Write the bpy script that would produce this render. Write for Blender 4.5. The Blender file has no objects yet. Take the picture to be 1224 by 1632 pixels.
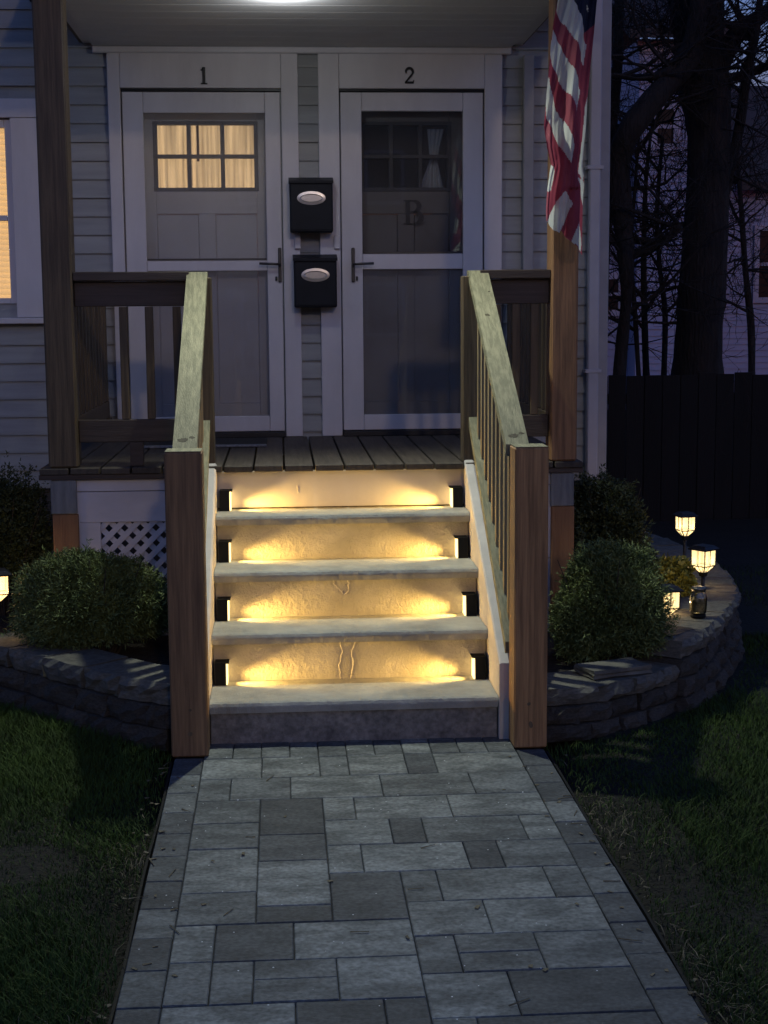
import bpy, bmesh, math, random
import numpy as np
from mathutils import Vector, Matrix
random.seed(7); rng = np.random.default_rng(11)
S = bpy.context.scene; C = S.collection
R = math.radians

# ------------------------------------------------------------------ camera
FPX = 2394.0; CAMZ = 1.65
def cam_axes(p, y, r):
    f = np.array([math.sin(y)*math.cos(p), math.cos(y)*math.cos(p), -math.sin(p)])
    rt = np.array([math.cos(y), -math.sin(y), 0.0]); up = np.cross(rt, f)
    c, s = math.cos(r), math.sin(r)
    return np.array([c*rt+s*up, -s*rt+c*up, f])
AX = cam_axes(R(7.642), R(3.866), R(-0.421))
cam = bpy.data.objects.new('camera', bpy.data.cameras.new('camera')); C.objects.link(cam)
mw = Matrix.Identity(4)
for i in range(3):
    mw[i][0] = AX[0][i]; mw[i][1] = AX[1][i]; mw[i][2] = -AX[2][i]
mw[0][3], mw[1][3], mw[2][3] = 0, 0, CAMZ
cam.matrix_world = mw
cam.data.sensor_fit = 'VERTICAL'; cam.data.sensor_height = 36; cam.data.lens = 36*FPX/1632
cam.data.clip_start = 0.05; cam.data.clip_end = 500
S.camera = cam
# ------------------------------------------------------------------ sky, sun lamp (weak stand-in for a warm streetlight), exposure
SUN_EL, SUN_AZ = 17.0, 172.0          # the sky's warm end and the streetlight stand-in lie behind the camera
W = bpy.data.worlds.new('World'); S.world = W; W.use_nodes = True
nt = W.node_tree; bg = nt.nodes['Background']
sky = nt.nodes.new('ShaderNodeTexSky'); sky.sky_type = 'NISHITA'; sky.sun_disc = False
sky.sun_elevation = R(-0.1); sky.sun_rotation = R(SUN_AZ); sky.dust_density = 0.6; sky.ozone_density = 4.0
mx = nt.nodes.new('ShaderNodeMix'); mx.data_type = 'RGBA'; mx.blend_type = 'MULTIPLY'; mx.inputs[0].default_value = 1
mx.inputs[7].default_value = (1.0, 0.71, 0.70, 1)
nt.links.new(sky.outputs[0], mx.inputs[6]); nt.links.new(mx.outputs[2], bg.inputs[0])
bg.inputs[1].default_value = 0.15
sl = bpy.data.lights.new('sun', 'SUN'); sl.energy = 0.022; sl.angle = R(2.0); sl.color = (1.0, 0.74, 0.48)
so = bpy.data.objects.new('sun', sl); C.objects.link(so)
_a = R(SUN_AZ); _d = Vector((math.sin(_a)*math.cos(R(SUN_EL)), math.cos(_a)*math.cos(R(SUN_EL)), math.sin(R(SUN_EL))))
so.rotation_euler = _d.to_track_quat('Z', 'Y').to_euler(); so.location = (0, -5, 6)
S.view_settings.view_transform = 'Standard'; S.view_settings.look = 'None'
S.view_settings.exposure = 3.0; S.view_settings.gamma = 1.0
S.view_settings.use_curve_mapping = False

# ------------------------------------------------------------------ pixel -> place helpers (photo pixels, 1224 x 1632)
def ray(px, py): return AX.T @ np.array([(px-612)/FPX, -(py-816)/FPX, 1.0])
def PY(px, py, Y): d = ray(px, py); t = Y/d[1]; return Vector((d[0]*t, Y, CAMZ+d[2]*t))
def PZ(px, py, z): d = ray(px, py); t = (z-CAMZ)/d[2]; return Vector((d[0]*t, d[1]*t, z))
def XY(px, Y, py=300): return PY(px, py, Y).x
def ZY(py, Y, px=400): return PY(px, py, Y).z

# ------------------------------------------------------------------ materials
M = {}
def mat(name, c1, c2=None, scale=8, rough=0.7, bump=0.0, bscale=40, stretch=(1, 1, 1), metal=0.0, spec=0.4, detail=6, speck=None, rand=0.0, disp=0.01, c3=None, ramp=(.32, .68), fine=None):
    m = bpy.data.materials.new(name); m.use_nodes = True; n = m.node_tree.nodes; L = m.node_tree.links
    b = n['Principled BSDF']; b.inputs['Roughness'].default_value = rough; b.inputs['Metallic'].default_value = metal
    b.inputs['Specular IOR Level'].default_value = spec
    tc = n.new('ShaderNodeTexCoord'); mp = n.new('ShaderNodeMapping'); mp.inputs['Scale'].default_value = stretch
    oi = n.new('ShaderNodeObjectInfo'); va = n.new('ShaderNodeVectorMath'); va.operation = 'ADD'
    cm = n.new('ShaderNodeVectorMath'); cm.operation = 'SCALE'; cm.inputs['Scale'].default_value = 37.0
    cb = n.new('ShaderNodeCombineXYZ')
    for i in range(3): L.new(oi.outputs['Random'], cb.inputs[i])
    L.new(cb.outputs[0], cm.inputs[0]); L.new(tc.outputs['Object'], va.inputs[0]); L.new(cm.outputs[0], va.inputs[1])
    L.new(va.outputs[0], mp.inputs['Vector'])
    c2 = c2 or tuple(x*0.75 for x in c1)
    nz = n.new('ShaderNodeTexNoise'); nz.inputs['Scale'].default_value = scale; nz.inputs['Detail'].default_value = detail
    nz.inputs['Roughness'].default_value = 0.62
    L.new(mp.outputs[0], nz.inputs['Vector'])
    rp = n.new('ShaderNodeValToRGB'); rp.color_ramp.elements[0].position = ramp[0]; rp.color_ramp.elements[1].position = ramp[1]
    rp.color_ramp.elements[0].color = (*c2, 1); rp.color_ramp.elements[1].color = (*c1, 1)
    if c3:
        e = rp.color_ramp.elements.new(0.8); e.color = (*c3, 1)
    L.new(nz.outputs['Fac'], rp.inputs[0]); col = rp.outputs[0]
    if rand:
        hs = n.new('ShaderNodeHueSaturation'); mr = n.new('ShaderNodeMapRange')
        mr.inputs['To Min'].default_value = 1-rand; mr.inputs['To Max'].default_value = 1+rand
        L.new(oi.outputs['Random'], mr.inputs['Value']); L.new(mr.outputs[0], hs.inputs['Value']); L.new(col, hs.inputs['Color']); col = hs.outputs[0]
    if fine:
        fz = n.new('ShaderNodeTexNoise'); fz.inputs['Scale'].default_value = fine[0]; fz.inputs['Detail'].default_value = 5; L.new(va.outputs[0], fz.inputs['Vector'])
        fm = n.new('ShaderNodeMapRange'); fm.inputs['From Min'].default_value = .3; fm.inputs['From Max'].default_value = .7; fm.inputs['To Min'].default_value = 1-fine[1]; fm.inputs['To Max'].default_value = 1+fine[1]; L.new(fz.outputs['Fac'], fm.inputs['Value'])
        fh = n.new('ShaderNodeHueSaturation'); L.new(fm.outputs[0], fh.inputs['Value']); L.new(col, fh.inputs['Color']); col = fh.outputs[0]
    if speck:  # mica glints put into the colour as white specks
        vz = n.new('ShaderNodeTexVoronoi'); vz.inputs['Scale'].default_value = speck[0]; L.new(va.outputs[0], vz.inputs['Vector'])
        lt = n.new('ShaderNodeMath'); lt.operation = 'LESS_THAN'; lt.inputs[1].default_value = speck[1]; L.new(vz.outputs['Distance'], lt.inputs[0])
        sx = n.new('ShaderNodeSeparateColor'); L.new(vz.outputs['Color'], sx.inputs[0])
        gt = n.new('ShaderNodeMath'); gt.operation = 'GREATER_THAN'; gt.inputs[1].default_value = speck[2]; L.new(sx.outputs[0], gt.inputs[0])
        mu = n.new('ShaderNodeMath'); mu.operation = 'MULTIPLY'; L.new(lt.outputs[0], mu.inputs[0]); L.new(gt.outputs[0], mu.inputs[1])
        mc = n.new('ShaderNodeMix'); mc.data_type = 'RGBA'; L.new(mu.outputs[0], mc.inputs[0]); L.new(col, mc.inputs[6]); mc.inputs[7].default_value = (*speck[3], 1); col = mc.outputs[2]
    L.new(col, b.inputs['Base Color'])
    if bump:
        bz = n.new('ShaderNodeTexNoise'); bz.inputs['Scale'].default_value = bscale; bz.inputs['Detail'].default_value = 7; L.new(mp.outputs[0], bz.inputs['Vector'])
        bp = n.new('ShaderNodeBump'); bp.inputs['Strength'].default_value = bump; bp.inputs['Distance'].default_value = disp
        L.new(bz.outputs['Fac'], bp.inputs['Height']); L.new(bp.outputs[0], b.inputs['Normal'])
    M[name] = m; return m
def emis(name, c, s, base=(0.8, 0.8, 0.8), noise=None):
    m = bpy.data.materials.new(name); m.use_nodes = True; n = m.node_tree.nodes; L = m.node_tree.links
    b = n['Principled BSDF']; b.inputs['Base Color'].default_value = (*base, 1); b.inputs['Emission Color'].default_value = (*c, 1)
    b.inputs['Emission Strength'].default_value = s; b.inputs['Roughness'].default_value = 0.5
    if noise:
        tc = n.new('ShaderNodeTexCoord'); mp = n.new('ShaderNodeMapping'); mp.inputs['Scale'].default_value = noise[1]
        nz = n.new('ShaderNodeTexNoise'); nz.inputs['Scale'].default_value = noise[0]; mr = n.new('ShaderNodeMapRange')
        mr.inputs['From Min'].default_value = .3; mr.inputs['From Max'].default_value = .7
        mr.inputs['To Min'].default_value = s*noise[2]; mr.inputs['To Max'].default_value = s
        L.new(tc.outputs['Object'], mp.inputs['Vector']); L.new(mp.outputs[0], nz.inputs['Vector']); L.new(nz.outputs['Fac'], mr.inputs['Value']); L.new(mr.outputs[0], b.inputs['Emission Strength'])
    M[name] = m; return m
def glassmat(name, tint=(1, 1, 1), rough=0.02, refl=1.0, milky=0.0):
    m = bpy.data.materials.new(name); m.use_nodes = True; n = m.node_tree.nodes; L = m.node_tree.links; n.clear()
    o = n.new('ShaderNodeOutputMaterial'); t = n.new('ShaderNodeBsdfTransparent'); t.inputs[0].default_value = (*tint, 1)
    g = n.new('ShaderNodeBsdfGlossy'); g.inputs['Roughness'].default_value = rough
    fr = n.new('ShaderNodeFresnel'); fr.inputs['IOR'].default_value = 1.5
    mu = n.new('ShaderNodeMath'); mu.operation = 'MULTIPLY'; mu.inputs[1].default_value = refl; L.new(fr.outputs[0], mu.inputs[0])
    x = n.new('ShaderNodeMixShader'); L.new(mu.outputs[0], x.inputs[0]); L.new(t.outputs[0], x.inputs[1]); L.new(g.outputs[0], x.inputs[2]); L.new(x.outputs[0], o.inputs[0])
    if milky:      # uneven milky film mixed over the pane
        df = n.new('ShaderNodeBsdfDiffuse'); df.inputs[0].default_value = (.75, .74, .76, 1); tc = n.new('ShaderNodeTexCoord'); nz = n.new('ShaderNodeTexNoise'); nz.inputs['Scale'].default_value = 3.5; nz.inputs['Detail'].default_value = 8
        L.new(tc.outputs['Object'], nz.inputs['Vector']); mr = n.new('ShaderNodeMapRange'); mr.inputs['From Min'].default_value = .3; mr.inputs['From Max'].default_value = .7; mr.inputs['To Min'].default_value = milky*.6; mr.inputs['To Max'].default_value = milky*1.3
        L.new(nz.outputs['Fac'], mr.inputs['Value']); x2 = n.new('ShaderNodeMixShader'); L.new(mr.outputs[0], x2.inputs[0]); L.new(x.outputs[0], x2.inputs[1]); L.new(df.outputs[0], x2.inputs[2]); L.new(x2.outputs[0], o.inputs[0])
    M[name] = m; return m
mat('siding', (.35, .36, .36), (.28, .29, .29), 5, .6, .12, 90, (.4, 1, 4), rand=.05)
mat('white_paint', (.66, .64, .66), (.58, .56, .58), 6, .5, .10, 30, (1, 1, .3))
mat('skirt_paint', (.66, .62, .64), (.5, .47, .48), 5, .6, .15, 40, (.4, 1, 1))
mat('ceiling_paint', (.68, .67, .66), (.62, .61, .60), 3, .7, .05, 20)
mat('trim_grey', (.36, .36, .37), (.30, .30, .31), 6, .6)
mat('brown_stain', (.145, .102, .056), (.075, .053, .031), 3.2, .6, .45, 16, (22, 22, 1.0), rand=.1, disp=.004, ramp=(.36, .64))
mat('brown_warm_lit', (.34, .178, .080), (.17, .088, .043), 3.2, .6, .45, 16, (22, 22, 1.0), disp=.004, ramp=(.36, .64))  # right post: brown stain with warm light put into its colour
mat('brown_rail', (.085, .060, .045), (.05, .035, .027), 3.2, .6, .4, 16, (1, 20, 20), disp=.004)
mat('newel_warm_lit', (.43, .235, .10), (.21, .113, .049), 2.6, .6, .5, 14, (26, 26, 1.0), disp=.004, ramp=(.36, .64))  # right newel: warm light put into the wood colour
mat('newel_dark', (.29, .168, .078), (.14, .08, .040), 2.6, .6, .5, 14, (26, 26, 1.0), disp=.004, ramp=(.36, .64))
mat('treated_rail', (.255, .235, .145), (.165, .155, .095), 3.0, .75, .6, 14, (26, .9, 8), c3=(.30, .275, .175), ramp=(.40, .60), disp=.006)
mat('treated_picket', (.36, .28, .15), (.25, .18, .09), 3.0, .65, .3, 22, (6, 6, .6))
mat('knot', (.045, .035, .022), (.10, .085, .05), 60, .8)
mat('raw_wood', (.33, .17, .075), (.20, .095, .045), 3, .7, .4, 20, (7, 7, .6))
mat('weathered_paint', (.26, .26, .25), (.15, .15, .15), 6, .75, .3, 20, (6, 6, .8))
mat('deck_stain', (.090, .070, .052), (.046, .036, .028), 3, .7, .4, 16, (20, 1.0, 6), rand=.18, disp=.006)
mat('paver_light', (.215, .228, .218), (.098, .106, .104), 8, .75, .5, 130, (.7, 1.6, 1), speck=(42, .10, .90, (.75, .78, .8)), rand=.10, disp=.004, ramp=(.40, .61), fine=(70, .38))
mat('paver_mid', (.145, .155, .152), (.068, .074, .075), 7, .75, .5, 130, (.7, 1.6, 1), speck=(42, .10, .90, (.75, .78, .8)), rand=.12, disp=.004, ramp=(.40, .61), fine=(70, .38))
mat('paver_dark', (.082, .088, .090), (.046, .050, .054), 7, .75, .5, 130, (.7, 1.6, 1), speck=(42, .10, .90, (.7, .72, .75)), rand=.12, disp=.004, ramp=(.40, .61), fine=(70, .38))
mat('joint_sand', (.035, .035, .036), (.02, .02, .02), 60, .9, .5, 200)
mat('block_stone', (.12, .105, .085), (.042, .037, .031), 14, .85, .9, 45, rand=.2, disp=.012)
mat('cap_stone', (.17, .16, .13), (.075, .07, .06), 10, .85, .6, 60, rand=.15, disp=.006)
mat('soil', (.030, .022, .016), (.012, .009, .007), 30, .95, 1, 60, disp=.02)
mat('lawn_soil', (.016, .0145, .009), (.008, .0065, .0045), 4, .95, .8, 60, disp=.02)
mat('grass', (.052, .090, .013), (.023, .042, .007), 3.5, .7, spec=.2, c3=(.095, .125, .045))
mat('straw', (.20, .17, .10), (.09, .07, .04), 20, .8)
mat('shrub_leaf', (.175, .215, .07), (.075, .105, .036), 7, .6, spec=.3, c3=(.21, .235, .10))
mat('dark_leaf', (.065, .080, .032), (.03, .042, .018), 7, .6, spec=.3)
mat('lantern_lit_leaf', (.46, .40, .07), (.24, .24, .04), 25, .5, c3=(.5, .28, .08))  # yellow lantern light put into the leaf colour
mat('twig', (.06, .045, .032), (.03, .022, .017), 20, .9)
mat('bark', (.028, .024, .022), (.012, .0105, .010), 5, .95, 1, 12, (4, 4, .7), disp=.03)
mat('black_metal', (.022, .022, .025), (.014, .014, .016), 12, .42, .1, 80)
mat('mailbox_black', (.013, .016, .022), (.009, .011, .015), 12, .5, .06, 150, spec=.2)
mat('silver', (.70, .68, .64), (.6, .58, .55), 30, .32, metal=1.0)
mat('handle_metal', (.10, .095, .09), (.07, .066, .062), 30, .4, metal=.6)
mat('black_plastic', (.012, .012, .012), None, 9, .7, spec=.15)
mat('rubber', (.02, .02, .02), None, 30, .9, .4, 100)
mat('mat_edge', (.26, .26, .28), (.10, .10, .11), 60, .8)
mat('door1_paint', (.72, .70, .68), (.66, .64, .62), 4, .5)
mat('door2_paint', (.21, .195, .18), (.17, .158, .145), 4, .5)
mat('muntin_paint', (.16, .15, .145), (.13, .12, .115), 6, .5)
mat('muntin_dark', (.06, .062, .07), (.05, .05, .056), 6, .5)
mat('dark_room', (.012, .013, .017), None, 4, .9)
mat('curtain_white', (.80, .82, .82), (.7, .72, .73), 20, .9)
mat('flag_red', (.34, .065, .10), (.27, .05, .078), 9, .75, .15, 300)
mat('flag_white', (.66, .68, .64), (.58, .60, .57), 9, .75, .15, 300)
mat('flag_navy', (.018, .024, .06), (.013, .018, .045), 9, .75, .15, 300)
mat('aluminium_white', (.46, .46, .50), (.40, .40, .44), 6, .45)
mat('neighbour_siding_dusk', (.27, .285, .42), (.22, .235, .36), 1.5, .6)  # blue dusk light put into the siding colour
mat('neighbour_roof', (.060, .055, .055), (.035, .032, .033), 2, .9, .6, 20)
mat('neighbour_trim', (.34, .34, .44), None, 3, .6)
mat('neighbour_glass', (.01, .011, .014), None, 3, .3, spec=.08)
mat('fence_wood', (.009, .008, .0075), (.006, .0055, .005), 3, .9, .5, 20, (6, 6, .7), rand=.25)
mat('foundation', (.10, .09, .085), (.06, .055, .05), 9, .9, .6, 40)
mat('jar_band', (.20, .19, .16), (.12, .11, .10), 30, .4, metal=.8)
mat('filling', (.45, .40, .25), (.10, .08, .045), 70, .8)
mat('floodlight_white', (.6, .6, .6), None, 5, .4)
glassmat('storm_glass', (.93, .94, .95), .015, 1.3, .10)
glassmat('clear_pane', (.90, .91, .92), .015, 1.3, .025)
glassmat('jar_glass', (.92, .92, .86), .05, 2.5)
emis('lens_glow', (1.0, .70, .26), 0.30)
emis('lantern_glow', (1.0, .76, .36), 0.16, (.3, .26, .18))
emis('lantern_glow_warm', (1.0, .60, .22), 0.33, (.3, .24, .16))
emis('lit_curtain', (1.0, .64, .30), 0.16, (.6, .5, .4), (15, (3.0, 1, .12), .28))  # room light and fold shading put into the cloth's glow
emis('lit_blind', (1.0, .60, .24), 0.12, (.6, .5, .35), (2.5, (.6, 1, 1), .75))  # room light put into the slats as their own glow
emis('lit_room', (1.0, .55, .2), .03)

for nm_ in ('lantern_glow', 'lantern_glow_warm'):      # thin translucent pane: the lamp inside shines through it
    n_ = M[nm_].node_tree.nodes; L_n = M[nm_].node_tree.links; t_ = n_.new('ShaderNodeBsdfTransparent'); x_ = n_.new('ShaderNodeMixShader'); x_.inputs[0].default_value = .45
    L_n.new(n_['Principled BSDF'].outputs[0], x_.inputs[1]); L_n.new(t_.outputs[0], x_.inputs[2]); L_n.new(x_.outputs[0], n_['Material Output'].inputs[0])
for nm_ in ('flag_red', 'flag_white', 'flag_navy'):     # thin nylon: light passes through
    n_ = M[nm_].node_tree.nodes; L_n = M[nm_].node_tree.links; t_ = n_.new('ShaderNodeBsdfTranslucent'); x_ = n_.new('ShaderNodeMixShader'); x_.inputs[0].default_value = .42
    L_n.new(n_['Principled BSDF'].inputs['Base Color'].links[0].from_socket, t_.inputs[0])
    L_n.new(n_['Principled BSDF'].outputs[0], x_.inputs[1]); L_n.new(t_.outputs[0], x_.inputs[2]); L_n.new(x_.outputs[0], n_['Material Output'].inputs[0])
# stucco of the concrete steps: cream paint, trowel lumps and raised cracks as relief
def stucco(name, c1, c2, lump):
    m = mat(name, c1, c2, 7, .8); n = m.node_tree.nodes; L = m.node_tree.links; b = n['Principled BSDF']
    tc = [x for x in n if x.bl_idname == 'ShaderNodeTexCoord'][0]
    wv = n.new('ShaderNodeTexNoise'); wv.inputs['Scale'].default_value = 6; L.new(tc.outputs['Object'], wv.inputs['Vector'])
    ad = n.new('ShaderNodeMix'); ad.data_type = 'RGBA'; ad.inputs[0].default_value = .12; L.new(tc.outputs['Object'], ad.inputs[6]); L.new(wv.outputs['Color'], ad.inputs[7])
    a = n.new('ShaderNodeTexNoise'); a.inputs['Scale'].default_value = 34; a.inputs['Detail'].default_value = 9; a.inputs['Roughness'].default_value = .68; L.new(tc.outputs['Object'], a.inputs['Vector'])
    v = n.new('ShaderNodeTexNoise'); v.inputs['Scale'].default_value = 120; v.inputs['Detail'].default_value = 8; v.inputs['Roughness'].default_value = .75; L.new(tc.outputs['Object'], v.inputs['Vector'])
    k = n.new('ShaderNodeTexNoise'); k.inputs['Scale'].default_value = 5; L.new(tc.outputs['Object'], k.inputs['Vector'])
    rp = n.new('ShaderNodeMapRange'); rp.inputs['From Min'].default_value = .42; rp.inputs['From Max'].default_value = .66; L.new(k.outputs['Fac'], rp.inputs['Value'])
    mu = n.new('ShaderNodeMath'); mu.operation = 'MULTIPLY'; L.new(v.outputs['Fac'], mu.inputs[0]); L.new(rp.outputs[0], mu.inputs[1])
    s = n.new('ShaderNodeMath'); s.operation = 'ADD'; L.new(a.outputs['Fac'], s.inputs[0]); L.new(mu.outputs[0], s.inputs[1])
    bp = n.new('ShaderNodeBump'); bp.inputs['Strength'].default_value = lump; bp.inputs['Distance'].default_value = .013
    L.new(s.outputs[0], bp.inputs['Height']); L.new(bp.outputs[0], b.inputs['Normal'])
stucco('riser_stucco', (.52, .47, .38), (.40, .36, .29), 1.0)
stucco('tread_concrete', (.41, .40, .35), (.27, .265, .235), .6)
stucco('cheek_stucco', (.62, .57, .52), (.52, .48, .44), .4)
mat('riser_board', (.66, .60, .54), (.58, .53, .48), 4, .6, .12, 30)
mat('step_face', (.27, .245, .215), (.14, .128, .115), 9, .85, .9, 38, disp=.009, fine=(60, .3))
mat('crack', (.74, .68, .60), (.62, .56, .48), 40, .8)

# ------------------------------------------------------------------ object helpers
def wloc(o):
    v = Vector((0, 0, 0))
    while o is not None: v += o.location; o = o.parent
    return v
def tag(o, label=None, cat=None, group=None, kind=None):
    if label: o['label'] = label
    if cat: o['category'] = cat
    if group: o['group'] = group
    if kind: o['kind'] = kind
    return o
def empty(name, loc, label=None, cat=None, group=None, kind=None):
    o = bpy.data.objects.new(name, None); C.objects.link(o); o.location = loc; o.empty_display_size = .05
    return tag(o, label, cat, group, kind)
def put(name, me, m, loc, parent=None):
    o = bpy.data.objects.new(name, me); C.objects.link(o); o.location = loc
    if parent is not None:
        o.location = Vector(loc) - wloc(parent); o.parent = parent
    if m is not None and not me.materials: me.materials.append(M[m] if isinstance(m, str) else m)
    return o
def box_mesh(sx, sy, sz, bev=.002, segs=1):
    bm = bmesh.new(); bmesh.ops.create_cube(bm, size=1); bmesh.ops.scale(bm, vec=(sx, sy, sz), verts=bm.verts)
    bev = min(bev, .35*min(sx, sy, sz))
    if bev > 0: bmesh.ops.bevel(bm, geom=bm.edges[:], offset=bev, segments=segs, affect='EDGES', profile=.5)
    me = bpy.data.meshes.new('box'); bm.to_mesh(me); bm.free(); return me
def box(name, x0, x1, y0, y1, z0, z1, m, parent=None, bev=.002):
    x0, x1 = min(x0, x1), max(x0, x1); y0, y1 = min(y0, y1), max(y0, y1); z0, z1 = min(z0, z1), max(z0, z1)
    return put(name, box_mesh(x1-x0, y1-y0, z1-z0, bev), m, ((x0+x1)/2, (y0+y1)/2, (z0+z1)/2), parent)
def mesh(name, verts, faces, m, parent=None, smooth=False, origin=None):
    v = [Vector(p) for p in verts]
    o0 = Vector(origin) if origin is not None else sum(v, Vector())/len(v)
    me = bpy.data.meshes.new(name); me.from_pydata([p-o0 for p in v], [], faces); me.update()
    if smooth: me.shade_smooth()
    return put(name, me, m, o0, parent)
def prism_yz(name, prof, x0, x1, m, parent=None):       # profile in (y, z), swept along x
    n = len(prof); v = [(x0, y, z) for y, z in prof]+[(x1, y, z) for y, z in prof]
    f = [tuple(range(n-1, -1, -1)), tuple(range(n, 2*n))]+[(i, (i+1) % n, n+(i+1) % n, n+i) for i in range(n)]
    o = mesh(name, v, f, m, parent); fixn(o); return o
def prism_xz(name, prof, y0, y1, m, parent=None):
    n = len(prof); v = [(x, y0, z) for x, z in prof]+[(x, y1, z) for x, z in prof]
    f = [tuple(range(n)), tuple(range(2*n-1, n-1, -1))]+[(i, n+i, n+(i+1) % n, (i+1) % n) for i in range(n)]
    o = mesh(name, v, f, m, parent); fixn(o); return o
def fixn(o):
    bm = bmesh.new(); bm.from_mesh(o.data); bmesh.ops.recalc_face_normals(bm, faces=bm.faces); bm.to_mesh(o.data); bm.free()
def tube_geo(pts, rad, n=6, V=None, F=None):
    V = [] if V is None else V; F = [] if F is None else F
    pts = [Vector(p) for p in pts]; b = len(V); prev = None
    for i, p in enumerate(pts):
        d = (pts[min(i+1, len(pts)-1)]-pts[max(i-1, 0)]).normalized()
        u = d.cross(Vector((0, 0, 1)) if abs(d.z) < .9 else Vector((1, 0, 0))).normalized() if prev is None else (prev-d*prev.dot(d)).normalized()
        prev = u; w = d.cross(u); r = rad[i] if hasattr(rad, '__len__') else rad
        for k in range(n):
            a = 2*math.pi*k/n; V.append(p+(u*math.cos(a)+w*math.sin(a))*r)
    for i in range(len(pts)-1):
        for k in range(n):
            F.append((b+i*n+k, b+i*n+(k+1) % n, b+(i+1)*n+(k+1) % n, b+(i+1)*n+k))
    F.append(tuple(b+k for k in range(n-1, -1, -1))); e = b+(len(pts)-1)*n; F.append(tuple(e+k for k in range(n)))
    return V, F
def tube(name, pts, rad, m, parent=None, n=8, smooth=True):
    V, F = tube_geo(pts, rad, n); return mesh(name, V, F, m, parent, smooth)
def lathe(name, prof, loc, m, parent=None, n=24, smooth=True):   # prof: (r, z)
    V = []; F = []
    for r, z in prof:
        for k in range(n): V.append((loc[0]+r*math.cos(2*math.pi*k/n), loc[1]+r*math.sin(2*math.pi*k/n), loc[2]+z))
    for i in range(len(prof)-1):
        for k in range(n): F.append((i*n+k, i*n+(k+1) % n, (i+1)*n+(k+1) % n, (i+1)*n+k))
    F.append(tuple(range(n-1, -1, -1))); e = (len(prof)-1)*n; F.append(tuple(e+k for k in range(n)))
    return mesh(name, V, F, m, parent, smooth, origin=loc)
def bigmesh(name, V, faces4, m, parent=None, loc=(0, 0, 0)):     # numpy verts (n,3) and quads (k,4) or tris (k,3)
    me = bpy.data.meshes.new(name); V = np.asarray(V, np.float32)-np.array(loc, np.float32); F = np.asarray(faces4, np.int32); k, s = F.shape
    me.vertices.add(len(V)); me.vertices.foreach_set('co', V.ravel())
    me.loops.add(k*s); me.loops.foreach_set('vertex_index', F.ravel())
    me.polygons.add(k); me.polygons.foreach_set('loop_start', np.arange(0, k*s, s, dtype=np.int32)); me.polygons.foreach_set('loop_total', np.full(k, s, np.int32))
    me.update(calc_edges=True); me.validate(); return put(name, me, m, loc, parent)

# ------------------------------------------------------------------ key planes (metres; camera stands at x=0, y=0)
YW = 8.30            # face of the house wall
YD = 6.71            # front edge of the porch deck
ZD = 0.965           # deck height
XL, XR = -0.29, 0.815        # clear width of the steps
PXL, PXR = -0.42, 0.97       # path edges
PIL, PIR = -0.311, 0.863     # path field inside the border
YN = 5.47            # front face of the newel posts

# ------------------------------------------------------------------ ground
def gz(x, y):        # gentle unevenness of the lawn
    return -.015+.012*math.sin(2.1*x+.7)*math.cos(1.7*y)+.008*math.sin(5.3*x+1.1*y)
gx = [-60, -25, -10, -5]+[-4+.25*i for i in range(33)]+[5, 8, 14, 30, 70]; gy = [-40, -10, 0, 1.5]+[2+.25*i for i in range(29)]+[10, 12, 16, 25, 45, 110]
gV = []; gF = []
for y in gy:
    for x in gx:
        inside = PXL-.12 < x < PXR+.12 and y < 9
        gV.append((x, y, -.10 if inside else gz(x, y)))
nx = len(gx)
for j in range(len(gy)-1):
    for i in range(nx-1): gF.append((j*nx+i, j*nx+i+1, (j+1)*nx+i+1, (j+1)*nx+i))
g = mesh('ground', gV, gF, 'lawn_soil', None, True, origin=(0, 0, 0)); tag(g, 'dark lawn ground around the porch and path', None, None, 'structure')

# ------------------------------------------------------------------ paved path, each paver its own piece
path = box('path', PXL+.004, PXR-.004, 1.2, 5.62, -.09, -.012, 'joint_sand', None, 0); tag(path, 'grey concrete paver walkway leading to the steps', None, None, 'structure')
def paver_mesh(sx, sy):
    h = .06; b = .003
    v = []; f = []
    for dz, ins in ((-h, 0), (-b, 0), (0, b)):
        for sxn, syn in ((-1, -1), (1, -1), (1, 1), (-1, 1)): v.append((sxn*(sx/2-ins), syn*(sy/2-ins), dz))
    for l in (0, 4):
        for k in range(4): f.append((l+k, l+(k+1) % 4, l+4+(k+1) % 4, l+4+k))
    f.append((8, 9, 10, 11)); me = bpy.data.meshes.new('paver'); me.from_pydata(v, [], f); me.update(); return me
def paver(x0, x1, y0, y1, m, gap=.0013):
    me = paver_mesh(x1-x0-2*gap, y1-y0-2*gap)
    o = put('paver', me, m, ((x0+x1)/2, (y0+y1)/2, .0+random.uniform(-.0015, .0015)), path)
    o.rotation_euler = (random.gauss(0, .002), random.gauss(0, .002), random.gauss(0, .0025)); return o
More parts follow.
